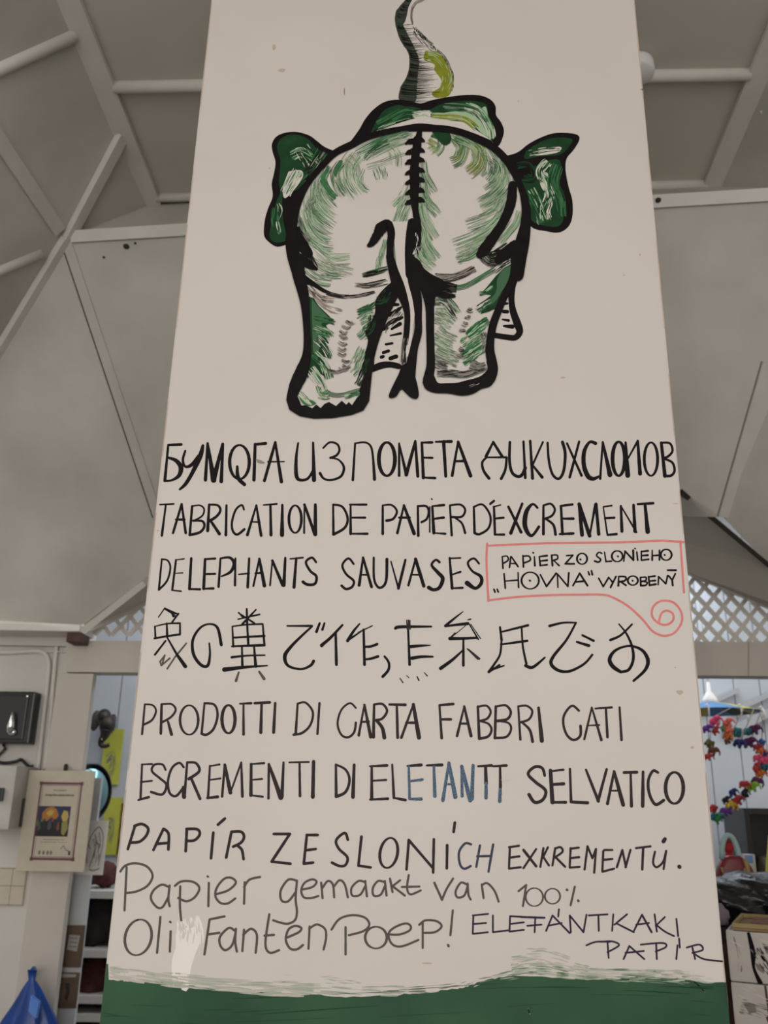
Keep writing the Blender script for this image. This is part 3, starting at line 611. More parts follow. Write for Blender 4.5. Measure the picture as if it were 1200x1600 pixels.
line('second line of black brushed capitals',
 ('K1', 16, INK, '''42,465 135,460;12|/82,465 55,672|/188,462 130,655|/188,462 215,655|150,565 205,565|/258,475 242,668|258,475 310,470 338,495 325,540 265,575;11|265,572 325,575 340,610 310,650 242,668|/372,465 362,640|372,465 430,470 447,505 420,545 372,575|/380,570 440,660;20|/488,470 484,668
 |605,498 590,468 550,500 525,580 530,640 560,665 608,630|/688,470 628,668|/688,470 720,672|660,580 710,582;12|735,468 825,460;12|/782,465 786,668|/862,468 860,668;21|O 948,562 42,92|/1010,465 1008,655;12|/1010,465 1080,665;18|/1083,465 1083,665;20'''),
 ('K2', 15, INK, '''/88,465 90,665|88,465 150,480 185,555 165,620 90,665|/205,465 205,660|200,465 310,465|205,552 302,552|205,660 318,660|/420,470 420,660|420,470 480,468 515,510 490,560 445,572|/562,470 518,655|/562,470 630,658;20|530,552 600,552|/655,475 658,672|655,475 710,475 728,510 715,560 680,582
 |/735,480 735,648;10|748,427;10|/752,480 762,655;20|752,475 830,468|760,560 828,552|762,655 840,660;12|/870,470 882,670|870,470 940,465 972,500 950,545 885,548|900,550 950,590 972,655|/1030,480 1035,655|1030,480 1090,465 1140,540 1130,620 1070,662 1035,655|1140,460 1165,440'''),
 ('K3', 13, INK, '''/112,395 118,548|108,395 148,385;8|115,460 165,455|118,548 168,548|/192,395 262,535;14|/268,378 205,540;15|352,400 325,380 292,420,22 282,490,24 300,540,20 325,552 360,505|/385,390 385,545;15|385,388 425,378 448,410 430,445 388,462|400,462 440,495 452,548|/482,392 490,545;15|480,390 545,382|488,460 550,460|475,545 550,542
 |/582,380 598,550;17|/582,380 640,555;19|/640,555 672,380|/675,380 690,545;17|/715,395 738,550;9|715,395 762,388;9|725,458 775,455|738,550 788,545|/812,390 818,530;16|/812,390 898,535;10|/882,385 890,530;17|905,380 990,375;13|/945,380 960,532;20'''))
line('third line of black brushed capitals',
 ('K1', 14, INK, '''/55,830 35,1035|55,830 95,840 112,890 90,975 35,1035|/150,835 125,1035|150,835 205,828;9|140,925 195,922;9|122,1038 185,1045;10|/252,825 240,1030;18|240,1030 310,1032|/345,830 335,1028;17|345,830 412,826|340,930 412,928|335,1028 400,1026|/448,825 435,1015|448,825 510,820,16 540,860,22 515,915,18 455,945,10|/548,825 545,1005;16|/640,825 630,1018;17|570,932 640,925;12
 |/708,828 668,1010|/708,828 742,1008;19|680,925 722,922|/795,840 780,1005;10|/795,840 865,1005;18|/882,822 872,1005;19|915,828 1000,820;12|/955,825 940,1018;20|1088,850 1060,820 1020,850 1050,910 1090,945 1080,995 1030,1000 1000,982;18'''),
 ('K2', 16, INK, '''225,862 190,825 150,870 175,930 225,975 215,1015 175,1030 145,1008|/288,820 262,1005|/288,820 345,1015;19|270,935 325,935;12|360,820 362,960 390,1018 425,1010 445,960 448,830|/475,845 525,1025;11|/572,835 525,1025|/640,830 592,1005|/640,830 695,1010;21|615,935 660,935;12|800,850,16 775,835,14 748,870,16 790,920,22 822,960,24 800,1020,22 760,1035,20 728,1020,24
 |/868,822 885,1025|868,825 940,822;11|880,935 940,915;12|885,1025 955,1022;13|1065,860 1030,825 990,855 1020,910 1075,945,20 1080,990,22 1040,1025,20 985,990,30'''))
k = Paint()
letters(k, 'K4', 12, RED, '''75,68 71,150 75,270 82,385|/75,80 400,66|/400,66 800,62|/800,62 1040,52|/1040,52 1160,60|/1140,55 1160,338|80,382 250,362 450,352 600,350 700,350 760,362 850,412 930,485 980,545 1020,570 1060,577 1110,558 1148,500 1142,440 1100,392 1040,384 1000,405 983,440 990,480 1030,512 1070,514 1100,490 1098,455 1065,438 1035,455 1022,500''', False)
o = k.mb.build('scroll_frame', col); o['label'] = 'red marker box ending in a spiral curl'
line('small black capitals in the red scroll frame', ('K4', 9.5, INK, '''/158,140 162,205|158,140 185,138 190,160 162,178|/205,140 198,200|/208,140 245,195|205,178 235,178|/272,135 275,198|272,138 305,138 312,160 278,175|/335,140 338,190|328,118;8|/362,140 368,190|362,140 405,135|365,165 405,160|368,190 405,185|/430,132 435,190|430,132 460,132 462,152 435,162|/440,160 472,190
 |/512,135 548,132 505,180 555,180|O 598,152 28,30|588,155;9|708,122 690,117 678,135 700,155 690,170 668,165|/722,115 730,168 760,165|O 792,138 30,30|795,138;9|/828,165 835,110 882,160 880,105|/900,115 905,160|890,95;8|/925,110 925,160 965,155|925,112 962,108|925,135 960,132|/985,105 985,160|/1025,105 1025,158|985,135 1025,132|O 1062,130 30,30|1053,130;9
 |/112,320 118,335|/130,320 136,335|/168,235 175,315|/245,228 248,310|172,275 245,270|O 312,272 48,46|310,272;10|/368,240 402,305 455,232|/465,310 462,235 520,305 525,230|/548,300 585,232 628,300|562,280 612,275|/632,222 638,240|/650,218 655,240|/690,260 715,305 745,255|/745,255 765,280|/785,250 755,310|/800,250 798,300|800,250 837,252 835,272 800,280|/810,278 840,298|O 878,272 28,25|876,272;9
 |/920,255 922,300|920,255 950,254 948,272 922,277|922,276 957,282 948,298 922,300|/965,250 970,298 1005,292|965,252 1000,248|968,275 1002,272|/1018,295 1020,250 1060,290 1070,245|/1075,245 1095,270|/1112,235 1095,270 1098,298|1070,215 1115,215;11'''))
line('line of large black Japanese-style characters',
 ('K5', 13, INK, '''/110,138 150,80;8|/150,80 235,120;9|/152,88 220,132;7|/160,92 215,118;6|/195,110 205,130;16|/235,115 195,170;11|/88,195 92,270;11|88,195 165,178 245,175;10|/245,175 245,245;11|85,270 165,256 245,245;13|/162,175 165,260;12|/165,265,10 225,370,14|/225,370,16 278,445,22|/155,285 88,372;11
 |428,300,10 432,370,13 418,440,18 375,435,18 330,370,18 325,280,16 370,205,13 430,180,11 480,205,16 503,310,18|/610,110 710,175;12|/662,85 665,180;14|/720,90 635,180;12|/608,150 742,120;9|/612,108 640,140;10|/572,195 578,320;13|572,195 660,184 760,180;11|/762,180 772,305;13|580,265 772,255;12|570,320 772,312;14|/665,180 672,310;13|/632,325 635,445;13|/708,320 718,445;15|568,388,15 660,378,11 775,375,9|522,465,26 650,450,17 790,440,9
 |915,192 1070,192;13|1070,195,12 1010,250,14 940,320,18 900,380,22 920,440,16 1000,462,13 1060,440,16 1080,412,18|/1118,175 1098,228;15|/1148,175 1135,215;13|1130,318,16 1200,250,14'''),
 ('K5', 11, INK3, '/285,300 215,385|/215,385 165,460|/150,375 120,415|/120,415 128,440|/128,440 180,395|/150,375 135,425|/612,482 595,535;16|/740,478 770,522;18'),
 ('K6', 17, INK, '''10,335,20 70,285,18 150,200,14|/105,255 110,465|185,305,20 225,240,16 265,192,10|/190,300,14 290,232,9|/292,230 298,465|300,345 340,343 382,328|300,430 340,425 388,410|432,410 460,450 458,500 420,545|505,222,18 540,212,20 745,210,12|/590,230 600,465|600,345,20 680,338,16 740,335,6|615,422,22 680,412,18 755,412,12|958,110,6 900,155,13 840,205,18|840,208 915,198 990,190|/1000,195 1060,295;9|/1010,195 1075,290;6|870,290,22 950,290,18 1050,285,15|/905,255 870,290;13|/960,290 960,470|960,365,10 890,430,18 808,490,22|1130,515 1200,470'''),
 ('K6', 8, INK2, '/580,168 585,228|/590,166 594,228|/602,168 604,228|/595,170 590,228;12|/350,205 255,250;9|/535,555 555,585;7|/580,538 595,552;6|/650,545 662,570;8|/698,518 718,540;7|/990,365 1065,430|/985,358 1055,428|/995,362 1070,425|/985,195 905,262;6|/990,165 1010,160'),
 ('K7', 13, INK, '''/165,120 175,200|175,200 165,290 130,350 95,400,16|/95,395 190,360;9|172,150 340,108;13|300,120 308,240 330,350;13|170,228 335,205;13|325,360,18 370,370,18 445,310,11|475,112,16 560,92,12 640,92,10|640,92,12 580,200,14 500,300,18 485,350,20 530,390,18 600,395,16 690,350,14 742,292,13|680,170 750,205;14|645,212 720,235;16
 |855,200,16 920,170,13 990,102,11|908,100,8 955,160,12 990,240,15 998,320,17 970,385,17 920,400,16|920,400,18 870,365,24 850,320,22 880,270,17 940,242,13 1000,240,14 1060,270,18 1090,330,22 1070,390,18 1000,455,14'''))
line('fifth line, dark brushed capitals',
 ('K8', 14, INK2, '''/105,82 88,268|105,82 155,88 175,125 150,180 100,208|/210,82 205,265;16|210,82 270,80 298,115 270,160 212,195|/250,190 272,270;17|O 382,180 57,92|/478,75 460,265|478,75 540,85 560,150 535,235 490,272 460,265|O 628,175 41,88;18|700,78 770,75|/722,80 722,270|792,75 885,70;16|/835,75 830,258;20|/920,75 910,258;16|/1060,80 1048,268;16|1060,78 1110,72 1155,130 1140,210 1090,260 1035,272'''),
 ('K9', 14, INK2, '''/72,70 60,250|285,98 250,70 200,110 178,190 200,255 240,270 275,240 285,185|/335,80 302,258|/335,80 372,268;18|320,180 360,178|/392,80 388,268;17|392,78 440,75 468,115 440,160 400,170|405,170 440,215 452,272;18|482,78 575,80|/525,82 530,272|/622,78 552,272|/622,78 655,272;20|580,185 640,185|/775,82 788,275|775,82 855,75|780,165 842,165|/920,90 878,262|/920,90 960,262;16|898,190 942,190;12
 |/1000,90 1008,278|1000,92 1050,85 1075,120 1055,160 1010,175|1010,175 1060,190 1080,225 1060,265 1008,278|/1105,90 1100,275;15'''),
 ('KA', 14, INK2, '''-15,92 40,86 70,125 50,168 -10,180|-10,180 55,192 72,230 45,275 -15,283|/115,92 128,292|115,92 165,88 200,120 180,170 122,190|140,190 185,235 202,305|/238,100,15 258,300,24|482,118 440,88 395,140 388,200 410,265 450,295 490,270 492,210|/560,98 515,290|/560,98 618,295|535,208 605,205;11|582,105 680,98|/645,102 655,278|/728,98 740,295'''))
line('sixth line, dark brushed capitals partly in blue glitter',
 ('K8', 15, INK2, '''/88,458 78,672|85,458 150,455;12|80,568 150,560;12|65,680 130,662|235,492 215,458 165,460 150,500 200,545 240,585 215,645 145,630|348,475 320,448 275,480 250,560 260,635 300,655 345,605|/370,445 352,665|345,600 350,660;22|370,445 425,450 445,500 380,548|/395,545 450,672;18|/512,465 500,668|512,468 572,458;11|508,555 578,545;12|495,668 560,660|/605,460 588,658|/605,460 640,635;24|/640,635 708,445;12|/708,445 715,658
 |/770,455 768,650;17|770,455 850,450;12|768,555 838,548;12|768,650 842,660;13|/880,455 878,670|/880,455,14 955,665,30|/972,445,12 962,660,22|1008,445 1130,442;11|/1072,450 1075,655|/1160,440 1155,660;21'''),
 ('K9', 15, INK2, '''/168,430 170,618|168,430 225,460 248,520 225,590 170,618|/275,432 268,620;18|/378,440 378,632|368,440 468,435|378,525 462,520;12|368,635 472,630|/498,430 508,625|508,625 575,638|588,438 668,432|700,435 790,432|1002,440 1080,435|1090,440 1168,435|/1045,440,16 1048,540,20|/1130,440 1132,560'''),
 ('K9', 20, GLIT, '''/595,440 600,630;16|598,528 675,518;15|600,632 668,632;18|/742,440 748,615|/830,420 795,640;18|/830,420 868,620|805,545 860,545;12|/905,440 908,615;15|/905,440 955,640;22|/972,435 965,630|/1048,540 1048,625|/1132,560 1128,645'''),
 ('K9', 3, WASH, '1135,520 1190,520|760,475 785,475|1140,530 1180,526'),
 ('KA', 17, INK2, '''275,510 260,465 215,458 175,500 220,550 280,600 265,655 215,672 180,625|/310,478 322,672;24|305,485 388,475;13|315,565 390,560|322,672 402,672|/428,470 435,670 535,675|/525,475 600,665;18|/650,472 598,665;18|/695,485 655,680|/695,485 750,688;20|675,602 728,602;11|755,492 832,490|/795,492 800,695|/870,488 868,695;18|960,492 930,482 902,540 908,620 945,685 995,660|O 1060,585 54,95;19'''))
line('seventh line of thinner marker capitals',
 ('KB', 16, INK2, '''/158,80 115,220|155,80 200,68 238,95 225,140 185,175 135,180|/330,98 270,225|335,98 362,130 360,222|290,188 362,182|/472,98 465,232|470,98 535,100 550,130 520,165 470,170|/632,120 618,275|/660,72 702,35|/742,115 710,270|742,115 800,115 818,145 800,180 752,205|780,200 805,225 815,280|/998,128 1095,128 985,295 1098,308''', False),
 ('KC', 15, INK2, '''/148,130 130,298|148,130 212,130|140,220 200,212|130,298 185,292|388,158 370,118 320,160 335,210 385,260 375,305 340,312 295,292|/468,140 450,310 522,320|O 628,235 52,88,.12|/745,165 732,332|/745,160 885,322|/892,155 888,350|/970,190 968,325|/1015,58 1008,112''', False),
 ('KC', 14, INK4, '1110,185 1075,180 1040,230 1045,300 1070,328 1108,312', False),
 ('KD', 13, INK4, '/35,180 15,298|/108,175 82,325|20,240 95,238', False),
 ('KD', 11.5, INK2, '''/200,190 195,308|195,190 250,182|198,248 252,240|195,308 260,300|/275,205 345,295;14|/345,200 275,305|/385,195 368,298|/410,190 385,240|/385,245 415,290|/450,195 435,290|455,195 480,190 490,215 445,248|455,248 505,298|/535,195 530,300|535,198 580,192|532,250 582,245|530,302 585,298|/628,185 612,312|/628,185 655,250 675,200|/675,200 665,330|/715,212 710,320|720,205 765,205|712,260 765,255|710,325 775,308|/820,205 790,300|/820,205 840,300|/865,205 838,300
 |895,195 975,185|/935,195 930,312;13|1000,215 990,275 1010,300 1045,270 1062,210|/1062,210 1048,310|/1055,145 1047,158;20|1135,298;20''', False))
line('eighth line in grey rounded handwriting',
 ('KB', 14, INK3, '''70,355 100,320 160,305 230,325 265,380 235,440 170,475 110,485|/108,330 95,590|365,450 320,435 270,470 255,520 290,570 325,570 360,510|368,440 360,520 368,565|400,442 440,415 510,418 548,455 520,510 470,535 420,515|432,445 430,560 438,650|/605,425 602,565|598,385;13|650,492 720,470 768,425 745,395 700,398 655,450 645,505 675,545 720,548 765,518|/822,420 818,550|818,450 850,405 915,388|1135,410 1085,405 1040,470 1045,530 1085,535 1130,480|1138,410 1130,520 1138,600 1125,650 1081,671 1030,662 994,650''', False),
 ('KC', 13, INK3, '''120,450 180,435 205,405 180,390 135,410 115,455 130,495 170,500 215,488|/232,410 240,500|240,440 270,400 300,420 308,495|308,430 340,395 370,420 388,495|485,405 450,400 410,440 415,485 460,480 490,430|490,400 500,490|600,405 565,400 535,440 540,485 580,480 605,430|605,400 615,485|/635,385 650,465|/695,395 650,430 722,485|745,365 735,440 755,478 815,455|705,435 808,432|/895,410 940,510;14|940,510 965,450 1005,385|1085,420 1050,410 1020,460 1030,495 1070,485 1090,430|1090,415 1095,480 1108,508''', False),
 ('KD', 12, INK3, '''45,395 55,470|45,400 75,388 115,430 138,490|/248,432 290,398|/290,398 272,515|O 335,465 48,50;9|O 435,460 42,42;9|515,425;14|/558,408 535,510|577,485;14''', False))
line('ninth line in grey rounded handwriting',
 ('KE', 14, INK3, '''O 210,205 78,105,.12|/340,85 320,295|/400,170 395,288|398,115;13|/628,100 598,305|628,100 715,82|620,188 685,178|775,165 740,150 690,200 690,250 720,280 760,250 780,180|782,155 778,230 788,288|/830,160 820,285|825,190 870,155 905,190 898,295|978,70 955,240 980,295 1035,280|950,195 1005,190|1085,205 1150,175 1165,150 1130,138 1090,160 1075,220 1100,270 1140,275 1175,250''', False),
 ('KE', 6, WASH, '120,405 240,402|130,410 128,462|240,402 238,420|305,420 306,462', False),
 ('KF', 14, INK3, '''/175,150 168,290|172,165 220,138 270,165 278,220 262,295|312,170 360,105 440,80 520,95 548,140 510,180 420,205|/400,155 400,325|O 590,220 68,68|670,200 740,200 800,175 805,145 770,132 700,160 668,200 690,260 750,275 855,235|860,140 900,112 970,118 1000,150 960,185 895,190|/882,125 882,285|/1070,50 1055,205|/1040,266 1044,274;15''', False))
line('small purplish marker capitals at bottom right',
 ('KG', 8, INKB, '''/55,85 52,165|52,85 120,78|55,122 110,118|52,165 118,158|/140,85 140,158 205,150|/215,88 212,155|215,88 285,92|215,122 275,115|212,155 275,148|/325,92 322,158|262,92 365,95;9|290,130 352,125|/400,85 372,152|/400,85 475,162|380,130 440,118|/428,58 425,90|/480,158 475,85 535,158 548,82|558,85 640,80|/600,85 602,152|/665,80 660,152|/725,80 670,125|/680,120 755,158|/790,82 755,152|/790,82 832,158;9|765,125 820,118|/845,80 855,155|/890,92 850,130|855,128 890,155 930,175|/940,100 948,175
 |548,215 590,200 650,200|/640,205 645,270|610,200 660,198 690,215 640,245|/735,218 710,275|/735,218 800,275|718,248 798,240|/852,210 855,275|785,212 880,205 895,222 850,242|/945,215 940,275|/952,185 955,225|/1010,225 1022,275|985,225 1040,212 1055,235 1010,248|1015,250 1060,275 1140,285''', False))
pt = Paint()
pt.poly([(x, y) for x, y, _ in px('KE 430,190 455,150 462,180 500,140 520,150 545,140 555,165 572,175 572,240 545,300 520,380 505,460 508,500 490,522 465,512 445,470 420,450 410,350 430,260', 'KE')], FRESH, .0014)
pt.hair([(x, y, 1) for x, y, _ in px('KE 500,90 515,160 510,240', 'KE')], 38, 70, [FRESH, WHITE], 2.0, .0015, .2, .5)
pt.hair([(x, y, 1) for x, y, _ in px('KE 480,250 450,360 460,480', 'KE')], 22, 40, [FRESH], 2.0, .0015, .3, .7)
o = pt.mb.build('paint_patch', col); o['label'] = 'fresh white paint daub over the writing'
# ================================================================== THE REST OF THE PLACE
def RC(x0, y0, x1, y1, Y):
    """world rectangle seen at these frame pixels on the upright plane Y"""
    a, b, c, d = at(x0, y0, Y), at(x1, y0, Y), at(x1, y1, Y), at(x0, y1, Y)
    xm = lambda p, q: (p.x+q.x)/2
    return xm(a, d), xm(b, c), (c.z+d.z)/2, (a.z+b.z)/2       # x0, x1, z0, z1
class Face(Paint):
    """flat marks on an upright face, in the 0..1 frame of a rectangle"""
    def __init__(self, r, y): self.mb = MB(); self.keep = None; self.n = 0; self.r = r; self.yy = y; self.rng = random.Random(11)
    def P(self, u, v, lift): r = self.r; return Vector((r[0]+(r[1]-r[0])*u/100, self.yy-lift, r[3]+(r[2]-r[3])*v/100))
def thing_mesh(mb, name, label, cat_, base, group=None):
    o = mb.build(name, None, base); tag(o, label, cat_, group); return o
PLAST_B = mat('black_plastic', (.012, .012, .013), .25)
CREAM = mat('cream_card', (.56, .50, .40), .7, noise=.08, scale=20)
PAPERW = mat('white_paper', (.62, .60, .57), .7)
PURP = mat('plum_border_print', (.13, .04, .06), .6)
PRINT = mat('grey_print', (.20, .16, .13), .7)
YEL = mat('yellow_green_paper', (.46, .47, .06), .7, noise=.15, scale=12)
BLUEB = mat('blue_plastic_bag', (.010, .055, .27), .3, noise=.25, scale=14, bump=.2)
LBLUE = mat('light_blue_plastic', (.05, .17, .55), .3)
TEALM = mat('mirror_teal_sheen', (.20, .36, .36), .1, metal=1.0)
KRAFT = mat('kraft_card', (.27, .17, .075), .7, noise=.2, scale=18)
WRAP = mat('shrink_wrapped_paper', (.52, .48, .44), .35, noise=.12, scale=9, coat=.4)
CRIM = mat('crimson_leather', (.20, .018, .028), .35, noise=.25, scale=30)
GOLD = mat('tan_band', (.34, .22, .09), .5)
MASK = mat('dark_carved_wood', (.028, .018, .013), .45, noise=.5, scale=16)
MASKE = mat('grey_brown_carved_ear', (.075, .058, .05), .6, noise=.3, scale=20)
DCLOTH = mat('dark_cloth', (.030, .020, .022), .8, noise=.5, scale=14)
RCLOTH = mat('maroon_cloth', (.09, .022, .020), .8, noise=.5, scale=14)
WENAM = mat('white_enamel', (.72, .72, .70), .3)
CHROME = mat('bright_metal', (.8, .8, .8), .15, metal=1.0)

# ---- posts, beams, end block
r = RC(90, 1055, 146, 1055, YB); zt = at(118, 1052, YB).z
k = MB(); k.box(r[0], r[1], YB, YB+.058, 0, zt, BEAMP, .004)
thing_mesh(k, 'timber_post', 'white painted upright post left of the sign, behind the framed poster', 'post', ((r[0]+r[1])/2, YB+.05, 0))
def beam(name, label, xa, xb):
    k = MB(); q = [at(xa, 1001, YB), at(xb, 1001+(xb-xa)*.0016, YB), at(xb, 1050+(xb-104)*.0055, YB), at(xa, 1050+(xa-104)*.0055, YB)]
    d = Vector((0, .13, 0)); k.hexa(q, [p+d for p in q], BEAMP)
    return thing_mesh(k, name, label, 'beam', (q[3]+q[2])/2)
beam('timber_beam', 'long white horizontal beam under the lattice, running behind the sign', 103, 1169)
k = MB(); q = [at(1170, 1002.6, YB), at(1420, 1003, YB), at(1420, 1059, YB), at(1170, 1056, YB)]; k.hexa(q, [p+Vector((0, .13, 0)) for p in q], BEAMP)
thing_mesh(k, 'timber_beam', 'short white beam end at the right edge under the lattice, past the vertical joint', 'beam', (q[3]+q[2])/2)
bx = RC(104, 984, 127, 1003, 4.42)
k = MB(); k.box(bx[0], bx[1], 4.42, YB-.001, bx[2], bx[3], BROWN, .006); thing_mesh(k, 'timber_block', 'red-brown bare timber end on the beam at the corner of the cornice', 'block', ((bx[0]+bx[1])/2, YB-.06, bx[2]))

# ---- lattice in the gable
YL = YB+.06
lat = empty('lattice_screen', at(663, 1000, YL), 'white diagonal lattice screen filling the gable above the beam', 'lattice')
zb = at(640, 1001, YL).z+.006; xa_, za_ = at(663, 722, YL).x, at(663, 722, YL).z
xl_, xr_ = at(132, 992, YL).x, at(1345, 992, YL).x
def clip(c, sg):
    """segment of x = c + sg*z inside the gable triangle"""
    pts = []
    for (ax, az), (bx_, bz) in (((xl_, zb), (xr_, zb)), ((xr_, zb), (xa_, za_)), ((xa_, za_), (xl_, zb))):
        f0 = ax-sg*az-c; f1 = bx_-sg*bz-c
        if f0*f1 < 0: t = f0/(f0-f1); pts.append((ax+(bx_-ax)*t, az+(bz-az)*t))
    return pts
for sg, yo in ((1, 0), (-1, .012)):
    k = MB(); c = xl_-sg*zb-4
    while c < xr_+4:
        p = clip(c, sg*.85)
        if len(p) == 2 and math.dist(p[0], p[1]) > .05:
            k.bar((p[0][0], YL+yo, p[0][1]), (p[1][0], YL+yo, p[1][1]), Vector((0, 1, 0)), .023, .011, TRIM)
        c += .092
    k.build('lattice_strips', lat)
k = MB(); k.bar((xl_-.03, YL-.025, zb), (xa_, YL-.025, za_+.02), Vector((0, 1, 0)), .05, .03, TRIM); k.build('top_rail', lat)
k = MB(); k.bar((xa_, YL-.025, za_+.02), (xr_+.03, YL-.025, zb), Vector((0, 1, 0)), .05, .03, TRIM); k.build('top_rail', lat)

# ---- ceiling fixture and small dark blots
c = atz(993, 99, ZT)
k = MB(); k.lathe([(.0, 0), (.062, 0), (.066, -.012), (.066, -.045), (.055, -.055), (0.001, -.057)], c+Vector((0, 0, -.003)), WENAM, 28)
thing_mesh(k, 'smoke_detector', 'round white fixture on the ceiling at the right edge of the sign', 'detector', c)
k = MB()
for x, y, s in ((198, 385, .014), (163, 402, .006), (212, 380, .006)): k.ball(on(x, y, PF)+nPF*.006, (s, s, s*.7), DARK, 8)
k.ball(on(1027, 313, PF)+nPF*.02, (.012, .012, .01), DARK, 8); k.ball(on(1048, 662, PF)+nPF*.003, (.005, .003, .02), DARK, 8)
struct(k.build('trim_21'))

# ---- left wall: conduits, boxes, sheet
YWF = YB+.06
def pipe(name, label, pts, rad, m=TRIM):
    k = MB(); p = cat([(x, y, 1) for x, y in pts], 6); k.tube([at(x, y, YWF-rad) for x, y, _ in p], rad, m, 10)
    w = at(*pts[-1], YWF-rad); return thing_mesh(k, name, label, 'pipe', w)
pipe('conduit_pipe', 'white conduit bending from horizontal to vertical above the black box', [(-40, 1020), (20, 1019), (55, 1017), (70, 1021), (76, 1034), (75, 1060), (68, 1120), (59, 1204)], .012)
pipe('conduit_pipe', 'straight white vertical conduit next to the post', [(89, 1006), (84, 1060), (79, 1120), (70, 1204)], .011)
k = MB(); k.tube([at(88, 1000, YWF-.013), at(88.3, 1008, YWF-.013)], .02, BROWN, 10); thing_mesh(k, 'pipe_cap', 'small dark rusty cap on the straight conduit top', 'cap', at(88, 1008, YWF-.013))
r = RC(-34, 1080, 50, 1162, 4.52)
e = empty('electrical_box', ((r[0]+r[1])/2, YWF, r[2]), 'black electrical box with a bright lever on the left wall', 'electrical box')
k = MB(); k.box(r[0], r[1], 4.52, YWF, r[2], r[3], PLAST_B, .008); k.build('body', e)
k = MB(); k.box(r[0]+.015, r[1]-.03, 4.512, 4.525, r[2]+.02, r[3]-.02, mat('black_lid', (.02, .019, .018), .3), .006); k.build('lid', e)
k = MB(); k.tube([at(20, 1112, 4.49), at(19, 1124, 4.485), at(17, 1134, 4.49), at(16, 1143, 4.5)], [.006, .012, .02, .022], CHROME, 10); k.ball(at(19, 1144, 4.5), (.022, .012, .016), CHROME); o = k.build('lever', e); o['label'] = 'bright metal lever'
k = MB(); k.ball(at(43, 1088, 4.515), (.008, .005, .008), CHROME, 8); k.build('screw', e)
r = RC(-50, 1196, 20, 1296, 4.32)
e = empty('meter_box', ((r[0]+r[1])/2, YWF, r[2]), 'white switch box with a black switch at the left edge, beside the framed poster', 'electrical box')
k = MB(); k.box(r[0], r[1], 4.32, YWF, r[2], r[3], mat('aged_white_metal', (.52, .49, .45), .45, noise=.2, scale=10), .006); k.build('body', e)
q = RC(-6, 1231, 5, 1252, 4.31); k = MB(); k.box(q[0], q[1], 4.30, 4.322, q[2], q[3], PLAST_B, .003); o = k.build('switch', e); o['label'] = 'black switch'
k = MB(); k.box(r[1]-.001, r[1]+.004, 4.44, 4.47, r[2]+.01, r[2]+.14, PLAST_B); k.build('slot', e)
k = MB(); p = cat([(-30, 1186, 1), (5, 1192, 1), (24, 1190, 1), (33, 1187, 1), (42, 1195, 1), (47, 1198, 1), (52, 1197, 1)], 5); k.tube([at(x, y, YWF-.03) for x, y, _ in p], .008, PLAST_B, 8)
thing_mesh(k, 'power_cable', 'thin black cable sagging between black box and white switch box', 'cable', at(24, 1190, YWF-.03))
k = MB(); k.tube([at(4, 1160, YWF-.03), at(8, 1170, YWF-.02), at(-4, 1182, YWF-.02), at(-20, 1190, YWF-.02)], .008, PLAST_B, 8); thing_mesh(k, 'power_cable', 'short black cable leaving the underside of the black box', 'cable', at(4, 1160, YWF))
r = RC(-14, 1356, 39, 1415, YWF-.012)
e = empty('wall_sheet', ((r[0]+r[1])/2, YWF, r[2]), 'cream sheet ruled in large squares on the left wall below the switch box', 'sheet')
k = MB(); k.box(r[0], r[1], YWF-.01, YWF, r[2], r[3], CREAM); k.build('sheet', e)
fc = Face(r, YWF-.01)
for u in (2, 58, 98): fc.ribbon([(u, 1, 1.6), (u, 99, 1.6)], PRINT, .001)
for v in (2, 48, 98): fc.ribbon([(1, v, 1.8), (99, v, 1.8)], PRINT, .001)
for i in range(26): u, v = fc.rng.uniform(5, 95), fc.rng.uniform(6, 94); fc.ribbon([(u, v, .8), (u+3, v+1, .8)], STAIN, .001)
fc.mb.build('ruled_grid', e)

# ---- framed poster
YP = 4.47
r = RC(35, 1204, 140, 1362, YP)
e = empty('framed_poster', ((r[0]+r[1])/2, YP, r[2]), 'cream poster in a plum printed border with a dark picture, hung on the post', 'poster')
k = MB(); k.box(r[0], r[1], YP, YP+.012, r[2], r[3], CREAM, .003); k.build('mount', e)
fc = Face(r, YP)
q = [(21, 13), (82, 13), (82, 88), (21, 88)]
for a, b in zip(q, q[1:]+q[:1]): fc.ribbon([(a[0], a[1], 2.3), (b[0], b[1], 2.3)], PURP, .001)
for a, b in zip(q, q[1:]+q[:1]):
    ins = lambda p: (p[0]+(3 if p[0] < 50 else -3), p[1]+(2 if p[1] < 50 else -2))
    fc.ribbon([(*ins(a), .6), (*ins(b), .6)], PURP, .001)
for x, y in q: fc.poly([(x-2.5, y-1.8), (x+2.5, y-1.8), (x+2.5, y+1.8), (x-2.5, y+1.8)], PURP, .0012)
fc.mb.build('printed_border', e)
fc = Face(r, YP); g = fc.rng
for v, u0, u1, w in ((20, 41, 60, 1.2), (25, 30, 72, 2.2), (69, 36, 66, .8), (71.5, 32, 70, .8)):
    u = u0
    if v in (69, 25): fc.mb.build('printed_text', e); fc.mb = MB()
    while u < u1: l = g.uniform(1.2, 3.4); fc.ribbon([(u, v+g.uniform(-.3, .3), w*g.uniform(.6, 1.1)), (min(u+l, u1), v, w*.8)], PRINT, .001); u += l+g.uniform(.5, 1.4)
fc.mb.build('printed_text', e); fc.mb = MB()
for u in (30, 36, 42, 47): fc.poly([(u, 80), (u+3, 80), (u+3.4, 83), (u+1.5, 84.2), (u-.2, 83)], PRINT, .001)
fc.ribbon([(62, 78, .9), (66, 75, .9), (70, 79, .9), (74, 80, .9)], PURP, .001); fc.poly([(74, 80), (77, 80), (77, 84), (74, 84)], DGREY, .001)
fc.mb.build('printed_emblems', e)
fc = Face(r, YP); M = lambda n, c: mat(n, c, .5)
